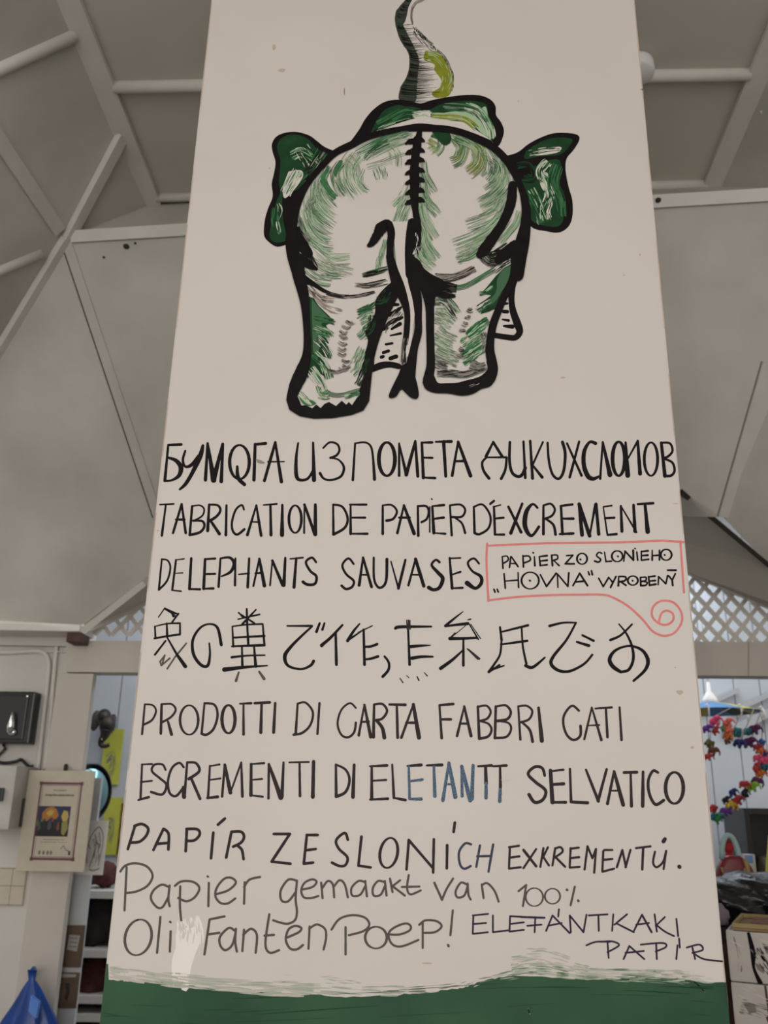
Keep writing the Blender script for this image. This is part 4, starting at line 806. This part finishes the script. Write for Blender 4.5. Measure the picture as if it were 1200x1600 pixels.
sky = M('print_night_blue', (.012, .02, .07)); org = M('print_orange', (.42, .16, .02)); yl = M('print_yellow', (.50, .36, .08)); gn = M('print_green', (.10, .15, .03)); bl2 = M('print_slate', (.05, .055, .075)); dk = M('print_black', (.01, .01, .012)); rd = M('print_brick', (.20, .05, .03))
fc.poly([(21, 36), (70, 36), (70, 66), (21, 66)], sky, .001); fc.poly([(21, 52), (70, 50), (70, 66), (21, 66)], dk, .0012)
fc.poly([(29, 50), (28, 43), (34, 38), (42, 36.3), (49, 39), (53, 45), (49, 50), (43, 47), (36, 51)], org, .0014); fc.poly([(34, 43), (40, 39), (46, 41), (43, 45), (38, 46)], yl, .0016)
fc.poly([(57, 46), (60, 40), (66, 41), (68, 46), (66, 52), (60, 51)], yl, .0014); fc.poly([(59, 52), (67, 50), (69, 58), (64, 65), (60, 63)], M('print_olive', (.28, .24, .06)), .0016)
for u, v, w, h, m in ((26, 56, 5, 9, bl2), (33, 54, 5, 11, dk), (41, 55, 6, 10, bl2), (49, 54, 5, 11, dk), (54, 56, 4, 9, rd), (23, 53, 4, 6, gn), (29, 50, 3, 4, gn), (45, 50, 3, 4, rd)):
    fc.poly([(u+w*.5*math.cos(t)*(1+.2*math.sin(3*t)), v+h*.5*math.sin(t)) for t in [i*.45 for i in range(14)]], m, .0018)
o = fc.mb.build('printed_picture', e); o['label'] = 'dark colour picture with orange and yellow shapes'
k = MB(); k.tube([at(102, 1206, YP+.02), at(103, 1196, YB-.013)], .01, DARK, 8); k.build('hanger', e)

# ---- mirror and drawing behind the poster, notices on the post side
c = at(139, 1239, 4.86)
e = empty('round_mirror', c, 'round teal-glinting mirror with a dark rim half hidden behind the framed poster', 'mirror')
Mx = Matrix.Rotation(math.radians(60), 3, 'Z') @ Matrix.Rotation(math.pi/2, 3, 'X')
k = MB(); k.lathe([(.001, .040), (.06, .036), (.11, .022), (.147, .004)], c, TEALM, 36, Mx); k.build('glass', e)
k = MB(); k.lathe([(.145, -.01), (.154, -.01), (.156, .006), (.147, .012), (.144, .004)], c, PLAST_B, 36, Mx); k.build('rim', e)
k = MB(); k.tube([c+Vector((-.01, -.02, -.03)), c+Vector((-.06, -.08, -.06)), at(128, 1262, YB+.163)], .012, DARK, 8); k.build('bracket', e)
YD = YB+.104; r = RC(112, 1282, 164, 1367, YD); e = empty('elephant_drawing', ((r[0]+r[1])/2, YD, r[2]), 'white card with a grey pencil drawing of an animal below the round mirror', 'drawing')
k = MB(); k.box(r[0], r[1], YD, YD+.014, r[2], r[3], PAPERW); k.build('card', e)
fc = Face(r, YD)
for s in ('62,20 75,12 88,22 92,40 90,60 86,82', '66,26 72,44 68,62 60,86', '78,22 84,40 80,60', '62,20 54,30 50,44 56,52', '50,44 46,60 50,78', '70,40 86,46', '60,90 72,92 90,88'):
    fc.ribbon(cat([tuple(float(v) for v in t.split(','))+(2.4,) for t in s.split()], 5), GREY, .001)
fc.hair([(70, 30, 1), (78, 50, 1), (76, 80, 1)], 22, 40, [GREY, DGREY], 1.4, .001, .1, .3)
fc.mb.build('pencil_lines', e)
r = RC(96, 1345, 128, 1640, YB+.06); x1 = at(136, 1366, YB+.06).x
k = MB(); k.box(at(105, 1400, YB+.14).x-.05, x1, YB+.12, YB+.15, .3, at(120, 1215, YB+.12).z, mat('pale_panel', (.50, .51, .52), .6, noise=.15, scale=8), .003)
sp = thing_mesh(k, 'side_panel', 'pale narrow panel between the post and the dark shelves', 'panel', ((x1-.1), YB+.13, .3))
def notice(px_, label):
    r = RC(*px_, YB+.105); e = empty('brown_notice', ((r[0]+r[1])/2, YB+.11, r[2]), label, 'notice')
    k = MB(); k.box(r[0], r[1], YB+.108, YB+.119, r[2], r[3], mat('brown_card', (.13, .085, .055), .8, noise=.3, scale=14), .002); k.build('card', e)
    return e, r
e, r = notice((92, 1446, 129, 1512), 'brown card notice with a grey label on the pale panel, upper of two')
fc = Face(r, YB+.107); fc.poly([(38, 22), (84, 24), (78, 62), (34, 58)], M('label_grey', (.30, .29, .28)), .001)
for v in (30, 40, 50): fc.ribbon([(44, v, 3), (74, v+1, 3)], PRINT, .0012)
fc.mb.build('paper_label', e)
e, r = notice((86, 1520, 121, 1576), 'brown card notice with a dark mark on the pale panel, lower of two')
fc = Face(r, YB+.107); fc.poly([(8, 2), (86, 4), (84, 12), (10, 14)], M('label_grey', (.30, .29, .28)), .001); fc.poly([(40, 30), (60, 28), (66, 50), (58, 80), (46, 72), (50, 52)], DARK, .001); fc.mb.build('paper_label', e)

# ---- blue bag
c = at(50, 1620, 4.42); top = at(53, 1514, 4.41)
e = empty('plastic_bag', at(50, 1700, 4.42), 'crumpled blue plastic bag hanging at the lower left', 'bag')
k = MB(); vs = []; n = 40; rows = 22; hgt = top.z-at(50, 1680, 4.42).z
for i in range(rows):
    t = i/(rows-1); z = top.z-hgt*t
    rad = .014+.185*(max(0, t-.10)/.9)**.8 if t > .1 else .022-.08*t
    for j in range(n):
        a = 2*math.pi*j/n; fo = 1+(.17*math.sin(5*a+1.3*t*4)+.10*math.sin(11*a+3*t))*min(1, t*2.2)*(1-.3*t)
        vs.append((top.x+.035*t+rad*fo*math.cos(a)*(1.0), top.y-.02+rad*.42*fo*math.sin(a), z+.012*math.sin(3*a)*t))
k.add(vs, [(i*n+j, i*n+(j+1) % n, (i+1)*n+(j+1) % n, (i+1)*n+j) for i in range(rows-1) for j in range(n)]+[tuple(range(n)), tuple(range((rows-1)*n, rows*n))], BLUEB, True); k.build('body', e)
k = MB(); q = [at(48, 1556, 4.29), at(61, 1566, 4.285), at(56, 1592, 4.275), at(44, 1580, 4.28)]; k.hexa(q, [p+Vector((.002, .02, 0)) for p in q], LBLUE); o = k.build('tied_flap', e); o['label'] = 'lighter blue tied flap'
k = MB(); k.tube([top+Vector((0, -.02, -.01)), top+Vector((-.012, .03, -.005)), top+Vector((-.033, .08, -.03)), top+Vector((-.055, .133, -.06))], .012, BLUEB, 10); k.build('handle', e)

# ---- back room, left: carved elephant head, yellow sheets, shelves
YM = YK-.16
c = at(163, 1132, YM); s = 1/228.0
e = empty('carved_elephant_head', c, 'dark carved elephant head hanging on the back wall left of the sign', 'carving')
k = MB(); k.ball(at(163, 1120, YM-.02), (11*s, .07, 13*s), MASK, 18); k.ball(at(168, 1132, YM-.02), (13*s, .08, 17*s), MASK, 18); k.build('head', e)
k = MB(); k.tube([at(166, 1126, YM), at(166, 1122, YK-.004)], .02, DARK, 8); k.build('wall_peg', e)
k = MB(); k.ball(at(149, 1126, YM+.05), (8*s, .025, 17*s), MASKE, 16, Matrix.Rotation(.1, 3, 'Y')); o = k.build('ear', e); o['label'] = 'greyish ear'
k = MB(); k.ball(at(177, 1126, YM+.05), (5*s, .02, 11*s), MASK, 14); k.build('ear', e)
k = MB(); p = cat([(166, 1140, 10), (163, 1150, 7), (158, 1158, 5), (158, 1164, 4), (164, 1166, 3.4), (171, 1164, 3)], 5); k.tube([at(x, y, YM-.07) for x, y, _ in p], [w*s for *_, w in p], MASK, 12); k.build('trunk', e)
k = MB(); k.tube([at(160, 1146, YM-.06), at(157, 1153, YM-.08), at(160, 1156, YM-.10)], [.010, .008, .003], M('ivory', (.45, .40, .25)), 8); k.build('tusk', e)
def sheet(px_, label, draw):
    r = RC(*px_, YK-.02); e = empty('yellow_sheet', ((r[0]+r[1])/2, YK-.01, r[2]), label, 'paper')
    k = MB(); k.box(r[0], r[1], YK-.018, YK-.006, r[2], r[3], YEL); k.build('paper', e)
    fc = Face(r, YK-.018)
    fc.hair([(a, b, 1) for a, b in draw], 26, 34, [GREY, GGREEN, PRINT], 1.6, .001, .15, .5); fc.mb.build('scribbled_drawing', e)
sheet((160, 1139, 189, 1226), 'yellow-green sheet with faint scribbles below the carved elephant head', [(20, 55), (50, 48), (60, 70), (40, 80)])
sheet((160, 1246, 186, 1336), 'yellow-green sheet lower down, just above the dark shelves', [(30, 40), (60, 50), (50, 80)])
r = RC(186, 1255, 200, 1335, YK-.02); k = MB(); k.box(r[0], r[1], YK-.02, YK-.006, r[2], r[3], mat('amber_print', (.20, .12, .02), .6, noise=.8, scale=16)); thing_mesh(k, 'amber_print', 'narrow brown and amber print at the left edge of the sign', 'print', ((r[0]+r[1])/2, YK, r[2]))
YS = 5.95
xs0, xs1 = at(118, 1384, YS).x, at(300, 1384, YS).x
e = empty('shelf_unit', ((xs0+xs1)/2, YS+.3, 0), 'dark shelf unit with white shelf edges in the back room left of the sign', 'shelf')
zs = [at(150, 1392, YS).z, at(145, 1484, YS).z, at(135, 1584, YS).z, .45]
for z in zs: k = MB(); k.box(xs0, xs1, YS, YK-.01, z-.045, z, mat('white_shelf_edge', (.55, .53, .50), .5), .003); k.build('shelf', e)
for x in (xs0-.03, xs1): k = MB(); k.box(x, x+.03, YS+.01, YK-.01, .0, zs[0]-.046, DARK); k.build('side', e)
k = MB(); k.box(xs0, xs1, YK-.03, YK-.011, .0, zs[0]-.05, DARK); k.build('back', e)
def lump(cx, cy, Y, z, rx, ry, rz, m, name, label, seed, cat_='bundle'):
    g = random.Random(seed); bm = bmesh.new(); bmesh.ops.create_icosphere(bm, subdivisions=3, radius=1)
    ph = [g.uniform(0, 6) for _ in range(6)]
    for v in bm.verts:
        p = v.co.copy(); f = 1+.12*math.sin(4*p.x+ph[0])*math.cos(5*p.z+ph[1])+.08*math.sin(9*p.y+6*p.x+ph[2])+.05*math.sin(13*p.z+ph[3])
        v.co = Vector((p.x*rx*f, p.y*ry*f, max(-.75, p.z)*rz*f))
    lo = min(v.co.z for v in bm.verts); X = at(cx, cy, Y).x
    k = MB(); k.bm(bm, m, True, Matrix.Translation((X, Y, z-lo+.001))); return thing_mesh(k, name, label, cat_, (X, Y, z))
lump(163, 1375, 6.15, zs[0], .085, .1, .085, RCLOTH, 'cloth_bundle', 'maroon and black bundle lying on top of the shelf unit', 1)
lump(200, 1375, 6.4, zs[0], .10, .1, .07, DCLOTH, 'cloth_bundle', 'dark bundle on top of the shelf unit touching the sign edge', 2)
lump(152, 1460, 6.15, zs[1], .15, .12, .16, DCLOTH, 'cloth_bundle', 'dark bundle on the middle shelf', 3)
lump(142, 1560, 6.15, zs[2], .15, .12, .15, RCLOTH, 'cloth_bundle', 'brownish red bundle on the lower shelf', 4)

# ---- back room, right: roof braces, hanging parasol mobile with felt garlands
for n, (a, b) in enumerate((((1080, 1112), (1152, 1078)), ((1140, 1113), (1230, 1072)), ((1130, 1147), (1240, 1095)))):
    k = MB(); k.bar(at(*a, YK-.02), at(*b, YK-.02), Vector((0, -1, 0)), .035 if n < 2 else .06, .04, mat('grey_brace', (.34, .35, .37), .7)); struct(k.build('trim_%d' % (22+n)))
YG = 5.5; cm_ = at(1111, 1112, YG)
e = empty('hanging_mobile', at(1111, 1115, YG), 'blue and yellow parasol mobile with a white cap hanging at right', 'mobile')
k = MB(); tpz = at(1111, 1066, YG).z; k.tube([Vector((cm_.x, YG, tpz+1.1)), Vector((cm_.x, YG, tpz))], .004, WENAM, 8); k.build('hanging_wire', e)
zc_ = at(1111, 1100, YG).z
k = MB(); k.lathe([(.010, tpz-zc_), (.014, tpz-zc_-.06), (.020, .07), (.045, .03), (.05, .0)], Vector((cm_.x, YG, zc_)), WENAM, 20); k.build('cap', e)
RP = .30; seg = 8; bp = mat('blue_cloth', (.04, .16, .36), .6); yp = mat('yellow_cloth', (.42, .36, .03), .6); tp = mat('dark_teal_cloth', (.02, .06, .05), .7)
cols = [bp, yp, tp, bp, yp, tp, bp, bp]
k = MB()
for i in range(24):
    a0, a1 = 2*math.pi*i/24, 2*math.pi*(i+1)/24; m = {19: yp, 20: yp, 21: tp, 22: tp, 23: bp, 0: yp, 1: tp, 2: tp, 5: yp, 6: yp, 9: tp, 10: yp}.get(i, bp); pr_ = [(.03, .012), (.15, -.012), (RP, -.05)]
    pt_ = lambda a, q: (cm_.x+q[0]*math.cos(a), YG+q[0]*math.sin(a), zc_+q[1])
    for q0, q1 in zip(pr_[:-1], pr_[1:]): k.add([pt_(a0, q0), pt_(a1, q0), pt_(a1, q1), pt_(a0, q1)], [(0, 1, 2, 3)], m)
k.build('parasol', e)
for i in range(10):
    a = 2*math.pi*i/10-1.4; x, y = cm_.x+RP*math.cos(a), YG+RP*math.sin(a); z = zc_-.05
    k = MB(); k.tube([(x, y, z+.01), (x+.012, y, z+.02), (x+.02, y, z), (x+.018, y, z-.05)], .005, WENAM, 8); k.build('hook', e)
FC = {'pink': (.60, .06, .16), 'coral': (.65, .14, .09), 'red': (.35, .03, .03), 'teal': (.01, .13, .15), 'navy': (.015, .02, .12), 'plum': (.08, .015, .06), 'purple': (.10, .03, .22), 'lime': (.22, .42, .03), 'orange': (.50, .13, .02), 'yellow': (.50, .36, .03), 'olive': (.10, .09, .03), 'green': (.03, .22, .07), 'blue': (.02, .08, .28), 'black': (.012, .012, .018), 'brown': (.12, .04, .02)}
def felt(x, y, Y, colr, parent, g, big=1.0):
    """small stuffed felt elephant ornament"""
    m = mat('felt_'+colr, FC[colr], .9, noise=.3, scale=60); c = at(x, y, Y); k = MB(); s = .0165*big; A = Matrix.Rotation(g.uniform(-.7, .7), 3, 'Y') @ Matrix.Rotation(g.uniform(-.9, .9), 3, 'Z')
    P = lambda a, b, d: c+A @ Vector((a*s, b*s, d*s))
    k.ball(P(0, 0, 0), (1.25*s, .75*s, .95*s), m, 10, A); k.ball(P(1.2, 0, .45), (.75*s, .6*s, .7*s), m, 10, A)
    k.tube([P(1.7, 0, .4), P(2.2, 0, -.1), P(2.2, 0, -.7), P(2.5, 0, -.9)], [.35*s, .27*s, .2*s, .12*s], m, 7)
    for q in (-1, 1): k.ball(P(.95, .62*q, .5), (.55*s, .12*s, .65*s), m, 8, A)
    for a, b in ((-.75, .4), (-.75, -.4), (.7, .4), (.7, -.4)): k.tube([P(a, b, -.4), P(a, b, -1.4)], [.33*s, .3*s], m, 7)
    return k.build('felt_elephant', parent)
STRG = mat('thin_string', (.25, .22, .2), .8)
gar = [('short felt garland of pink and purple figures next to the sign edge', YG-.28, [(1113, 1117), (1110, 1150), (1106, 1186)], [(1115, 1127, 'pink', 1.4), (1103, 1138, 'purple', 1.1), (1117, 1142, 'red', 1.0), (1108, 1160, 'olive', 1.2), (1113, 1172, 'brown', 1.2), (1105, 1182, 'red', 1.0)]),
 ('short felt garland of coral and orange figures, second from the sign', YG-.26, [(1133, 1118), (1135, 1162)], [(1135, 1130, 'coral', 1.3), (1129, 1138, 'green', .8), (1138, 1140, 'coral', 1.1), (1135, 1149, 'orange', 1.0), (1136, 1157, 'brown', .9)]),
 ('short felt garland of a teal and a navy figure, third from the sign', YG-.2, [(1151, 1119), (1153, 1168)], [(1150, 1142, 'teal', 1.4), (1154, 1160, 'navy', 1.3)]),
 ('short felt garland of teal and plum figures under the parasol tip', YG-.1, [(1168, 1119), (1170, 1166)], [(1167, 1142, 'teal', 1.1), (1177, 1139, 'plum', 1.4), (1169, 1159, 'plum', 1.5)]),
 ('long multicoloured felt garland sweeping down to the left at the right edge', YG+.1, [(1192, 1120), (1190, 1160), (1186, 1190), (1187, 1212), (1176, 1228), (1160, 1238), (1148, 1252), (1132, 1266), (1116, 1276), (1100, 1282)],
  [(1190, 1158, 'blue', 1.0), (1182, 1167, 'red', 1.1), (1189, 1173, 'orange', 1.3), (1195, 1176, 'navy', 1.0), (1182, 1184, 'pink', 1.1), (1190, 1188, 'pink', 1.3), (1197, 1190, 'pink', 1.2), (1193, 1197, 'teal', 1.1), (1181, 1200, 'red', 1.2), (1193, 1205, 'black', 1.0), (1186, 1209, 'orange', 1.2), (1182, 1219, 'plum', 1.3), (1174, 1229, 'lime', 1.4), (1161, 1225, 'red', 1.2), (1163, 1239, 'black', 1.2), (1144, 1238, 'navy', 1.1), (1155, 1246, 'plum', .9), (1149, 1252, 'red', 1.4), (1142, 1256, 'yellow', 1.4), (1133, 1250, 'black', 1.0), (1136, 1267, 'purple', 1.2), (1128, 1271, 'purple', 1.2), (1114, 1262, 'red', 1.3), (1114, 1275, 'teal', 1.1), (1121, 1279, 'green', 1.2)])]
g = random.Random(4)
for label, Y, path, orn in gar:
    e = empty('felt_garland', at(*path[0], Y), label, 'garland', 'felt garlands under the parasol mobile')
    p = cat([(x, y, 1) for x, y in path], 5); dx = min(RP, at(*path[0], YG).x-cm_.x); Y = YG-math.sqrt(max(0, RP*RP-dx*dx))-.012
    k = MB(); k.tube([Vector((cm_.x+dx, Y, zc_-.052))]+[at(x, y, Y) for x, y, _ in p[1:]], .003, STRG, 6); k.build('string', e)
    for x, y, cc, b in orn: felt(x, y, Y-.01, cc, e, g, b)

# ---- right: display table with lower shelf, goods on it
zt_ = 1.185; zl = .62
e = empty('display_table', (1.75, 3.8, 0), 'dark display table carrying the handbag and the black bundle', 'table')
k = MB(); k.box(.95, 2.7, 3.52, 4.45, zt_-.04, zt_, DARK, .004); k.build('table_top', e)
k = MB(); k.box(1.0, 2.65, 3.545, 3.555, zl+.001, zt_-.041, BROWN); k.build('front_panel', e)
k = MB(); k.box(.95, 2.7, 2.75, 4.40, zl-.04, zl, DARK, .004); k.build('lower_shelf', e)
for x in (.98, 2.62):
    for y in (3.56, 4.36): k = MB(); k.box(x, x+.05, y, y+.05, 0, zt_-.041, DARK); k.build('leg', e)
    k = MB(); k.box(x, x+.05, 3.03, 3.08, 0, zl-.041, DARK); k.build('leg', e)
# paper packs
YPk = 3.12; ph = .15; pw = .235
marks = [[(22, 8, 20, 92), (46, 5, 30, 60), (55, 40, 60, 95), (70, 50, 84, 90)], [(20, 30, 60, 40), (50, 35, 60, 85), (66, 60, 78, 92)], [(30, 20, 40, 80)]]
def pack(ix, iz, label, kind):
    x0 = at(1139, 1480, YPk).x+ix*(pw+.006)-.006; z0 = zl+.001+iz*(ph+.002); r = (x0, x0+pw, z0, z0+ph)
    e = empty('paper_pack', (x0+pw/2, YPk+.14, z0), label, 'paper pack', 'wrapped paper packs in the stack')
    k = MB(); k.box(r[0], r[1], YPk, YPk+.28, r[2], r[3], WRAP, .008); k.build('wrapped_block', e)
    fc = Face(r, YPk); q = fc.rng; q.seed(ix*7+iz)
    if kind == 0:
        fc.ribbon(cat([(30, 3, 4), (33, 40, 7), (32, 70, 4), (38, 97, 7)], 6), BLACK, .001)
        fc.poly([(46, 20), (56, 26), (60, 44), (50, 40)], GREY, .001); fc.poly([(48, 58), (62, 54), (74, 76), (70, 88), (60, 74)], DGREY, .001); fc.poly([(34, 60), (46, 66), (44, 80), (36, 72)], GREY, .001)
        fc.hair([(12, 12, 1), (15, 50, 1), (14, 80, 1)], 5, 16, [GREY, STAIN], 1.2, .001, .1, .3); fc.hair([(40, 30, 1), (52, 60, 1), (66, 84, 1)], 26, 70, [BLACK, DGREY, GREY], 1.6, .0012, .08, .25)
        fc.hair([(84, 10, 1), (86, 60, 1)], 8, 14, [STAIN, GREY], 1.2, .001, .1, .3)
    else:
        fc.ribbon([(44, 2, 3), (46, 98, 3)], BROWN, .001)
        fc.poly([(14, 40), (28, 38), (30, 52), (20, 58)], GREY, .001); fc.poly([(46, 40), (58, 36), (64, 52), (52, 60)], GREY, .001); fc.poly([(66, 62), (76, 68), (74, 84), (66, 78)], DGREY, .001); fc.poly([(40, 60), (60, 54), (58, 74), (44, 78)], BROWN, .0009)
        fc.hair([(10, 44, 1), (40, 52, 1), (76, 72, 1)], 26, 90, [BLACK, DGREY, GREY], 1.6, .0012, .06, .2); fc.hair([(86, 20, 1), (90, 85, 1)], 5, 18, [GREY, STAIN], 1.2, .001, .1, .3)
    fc.hair([(10, 10, 1), (50, 30, 1), (90, 20, 1)], 30, 8, [FRESH], 1.0, .0012, .1, .3)
    fc.mb.build('printed_marks', e)
rows = ['topmost', 'second from top', 'third from top', 'lowest']
for iz in (3, 2, 1, 0):
    pack(0, iz, 'shrink-wrapped printed paper pack nearest the sign, %s of its stack' % rows[3-iz], 0 if iz % 2 else 1)
    pack(1, iz, 'shrink-wrapped printed paper pack at the right frame edge, %s of its stack' % rows[3-iz], 1 if iz % 2 else 0)
zp = zl+4*(ph+.002)
x0 = at(1143, 1440, YPk).x
e = empty('cardboard_tray', (x0+.2, YPk+.14, zp+.001), 'open brown cardboard tray on top of the paper packs', 'box')
k = MB(); k.box(x0, x0+.40, YPk+.0, YPk+.30, zp+.001, zp+.008, KRAFT); k.build('base', e)
for a in ((x0, x0+.40, YPk, YPk+.008), (x0, x0+.40, YPk+.292, YPk+.30), (x0, x0+.008, YPk+.009, YPk+.291), (x0+.392, x0+.40, YPk+.009, YPk+.291)):
    k = MB(); k.box(*a, zp+.009, zp+.022, mat('yellowed_card', (.36, .27, .12), .7, noise=.2, scale=16)); k.build('wall_flap', e)
k = MB(); k.box(x0+.05, x0+.36, YPk+.012, YPk+.27, zp+.009, zp+.017, mat('orange_brown_card', (.26, .10, .02), .7, noise=.5, scale=20)); k.build('contents', e)
# the stack stands turned, its right end nearer
PV = Vector((at(1139, 1480, YPk).x, YPk, 0)); RT = Matrix.Rotation(math.radians(-27), 3, 'Z')
for o in COL.objects:
    if o.parent is None and (o.name.startswith('paper_pack') or o.name == 'cardboard_tray'):
        o.location = PV+RT @ (o.location-PV); o.rotation_euler.z = math.radians(-27)
# black bundle in shiny wrap
def bundle():
    g = random.Random(9); bm = bmesh.new(); bmesh.ops.create_icosphere(bm, subdivisions=5, radius=1)
    for v in bm.verts:
        p = v.co.copy(); f = 1+.10*math.sin(5*p.x+2*p.y)+.05*math.sin(14*p.x+9*p.z)+.025*math.sin(31*p.x+17*p.y)+.02*math.sin(40*p.z+23*p.x)
        v.co = Vector((p.x*.31*f, p.y*.2*f, max(-.5, p.z)*.105*f))
    lo = min(v.co.z for v in bm.verts); c = at(1172, 1400, 3.75); k = MB()
    k.bm(bm, mat('shiny_black_wrap', (.009, .009, .010), .24, spec=.4, coat=.25, bump=.8, scale=30), True, Matrix.Translation((c.x, 3.79, zt_-lo+.001)))
    return thing_mesh(k, 'wrapped_bundle', 'shiny black plastic-wrapped bundle on the display table', 'bundle', (c.x, 3.79, zt_))
bundle()
lump(1126, 1432, 3.55, zt_, .03, .035, .04, mat('lilac_cloth', (.20, .16, .19), .7), 'cloth_pouch', 'small greyish lilac pouch between the sign edge and the tray', 6, 'pouch')
# handbag
c = at(1149, 1372, 4.12); hb = empty('handbag', (c.x, 4.12, zt_), 'crimson rounded handbag with a tan band behind the black bundle', 'handbag')
k = MB(); vs = []; n = 36; zb_ = zt_+.002; hh = at(1149, 1337, 4.12).z-zb_; prof = [(0, .86), (.08, .97), (.3, 1.0), (.55, .95), (.78, .80), (.92, .58), (1, .30)]
for t, f in prof:
    for j in range(n):
        a = 2*math.pi*j/n; cx_ = math.copysign(abs(math.cos(a))**.7, math.cos(a)); sy = math.copysign(abs(math.sin(a))**.7, math.sin(a)); vs.append((c.x+.095*f*cx_, 4.12+.055*(1-.55*t)*sy, zb_+hh*t))
k.add(vs, [(i*n+j, i*n+(j+1) % n, (i+1)*n+(j+1) % n, (i+1)*n+j) for i in range(len(prof)-1) for j in range(n)]+[tuple(range(n)), tuple(range((len(prof)-1)*n, len(prof)*n))], CRIM, True); k.build('body', hb)
k = MB(); k.tube([Vector((c.x+.035+.012*math.sin(t*3), 4.12-.055*(1-.55*t)-.004, zb_+hh*t)) for t in (0.02, .2, .4, .6, .8, .95)], .011, GOLD, 8); k.build('tan_band', hb)
k = MB(); k.tube([Vector((c.x-.02+.05*math.cos(t), 4.12-.04, zb_+hh*.78-.0+.055*math.sin(t)*-1)) for t in [i*math.pi/10 for i in range(11)]], .006, GOLD, 8); k.build('front_strap', hb)
k = MB(); hz = zb_+hh; k.tube([Vector((c.x-.012+.038*math.cos(t), 4.12, hz-.015+.10*math.sin(t))) for t in [i*math.pi/12 for i in range(13)]], .012, mat('pale_teal_handle', (.28, .40, .40), .5), 10); o = k.build('handle', hb); o['label'] = 'pale teal handle'
# red figurine, small box, yellow card, dark cabinet
c = at(1139, 1330, 4.33); e = empty('red_figure', (c.x, 4.33, zt_), 'small red figure standing behind the handbag', 'figurine')
k = MB(); k.lathe([(.001, 0), (.035, 0), (.03, .12), (.022, .2), (.016, .22)], Vector((c.x, 4.33, zt_+.001)), mat('red_felt', (.35, .02, .025), .8), 16); k.build('body', e)
k = MB(); k.ball(Vector((c.x, 4.33, zt_+.245)), (.026, .026, .03), mat('red_felt', (.35, .02, .025), .8), 12); k.lathe([(.026, .262), (.012, .285), (.001, .31)], Vector((c.x, 4.33, zt_)), mat('dark_red_felt', (.15, .015, .015), .8), 12); k.build('head', e)
for q in (-1, 1): k = MB(); k.tube([Vector((c.x+.02*q, 4.33, zt_+.18)), Vector((c.x+.045*q, 4.325, zt_+.15)), Vector((c.x+.05*q, 4.31, zt_+.11))], [.012, .01, .008], mat('red_felt', (.35, .02, .025), .8), 8); k.build('arm', e)
r = RC(1163, 1335, 1181, 1362, 4.25); e = empty('small_box', ((r[0]+r[1])/2, 4.28, zt_), 'small white and pale blue box standing beside the handbag', 'box')
k = MB(); k.box(r[0], r[1], 4.25, 4.31, zt_+.001, r[3], PAPERW, .003); k.build('carton', e)
fc = Face((r[0], r[1], r[2], r[3]), 4.25); fc.poly([(8, 4), (80, 6), (78, 50), (10, 54)], M('pale_blue_print', (.16, .30, .55)), .001); fc.mb.build('printed_panel', e)
k = MB(); q = [at(1186, 1372, 4.0), at(1225, 1372, 4.0), at(1225, 1300, 4.16), at(1201, 1306, 4.16)]; q[0].z = q[1].z = zt_+.001; k.hexa(q, [p+Vector((0, .006, .001)) for p in q], YEL)
thing_mesh(k, 'yellow_card', 'yellow-green card leaning at the right edge behind the black bundle', 'card', ((q[0]+q[1])/2))
r = RC(1168, 1264, 1330, 1400, 5.85); e = empty('black_cabinet', ((r[0]+r[1])/2, 6.0, 0), 'tall black open cabinet in the back room at the right edge', 'cabinet')
k = MB(); k.box(r[0], r[0]+.04, 5.85, 6.2, 0, r[3], PLAST_B, .004); k.build('side', e)
k = MB(); k.box(r[1]-.04, r[1], 5.85, 6.2, 0, r[3], PLAST_B, .004); k.build('side', e)
k = MB(); k.box(r[0]+.041, r[1]-.041, 5.85, 6.2, r[3]-.04, r[3], PLAST_B, .004); k.build('top', e)
k = MB(); k.box(r[0]+.041, r[1]-.041, 6.18, 6.2, 0, r[3]-.041, PLAST_B); k.build('back', e)
zz = r[2]+.06; k = MB(); k.box(r[0]+.041, r[1]-.041, 5.86, 6.179, zz-.03, zz, PLAST_B); k.build('shelf', e)
lump(1196, 1322, 6.02, zz, .07, .07, .09, M('grey_brown_cloth', (.14, .11, .09)), 'cloth_bundle', 'grey-brown bundle inside the black cabinet', 8)
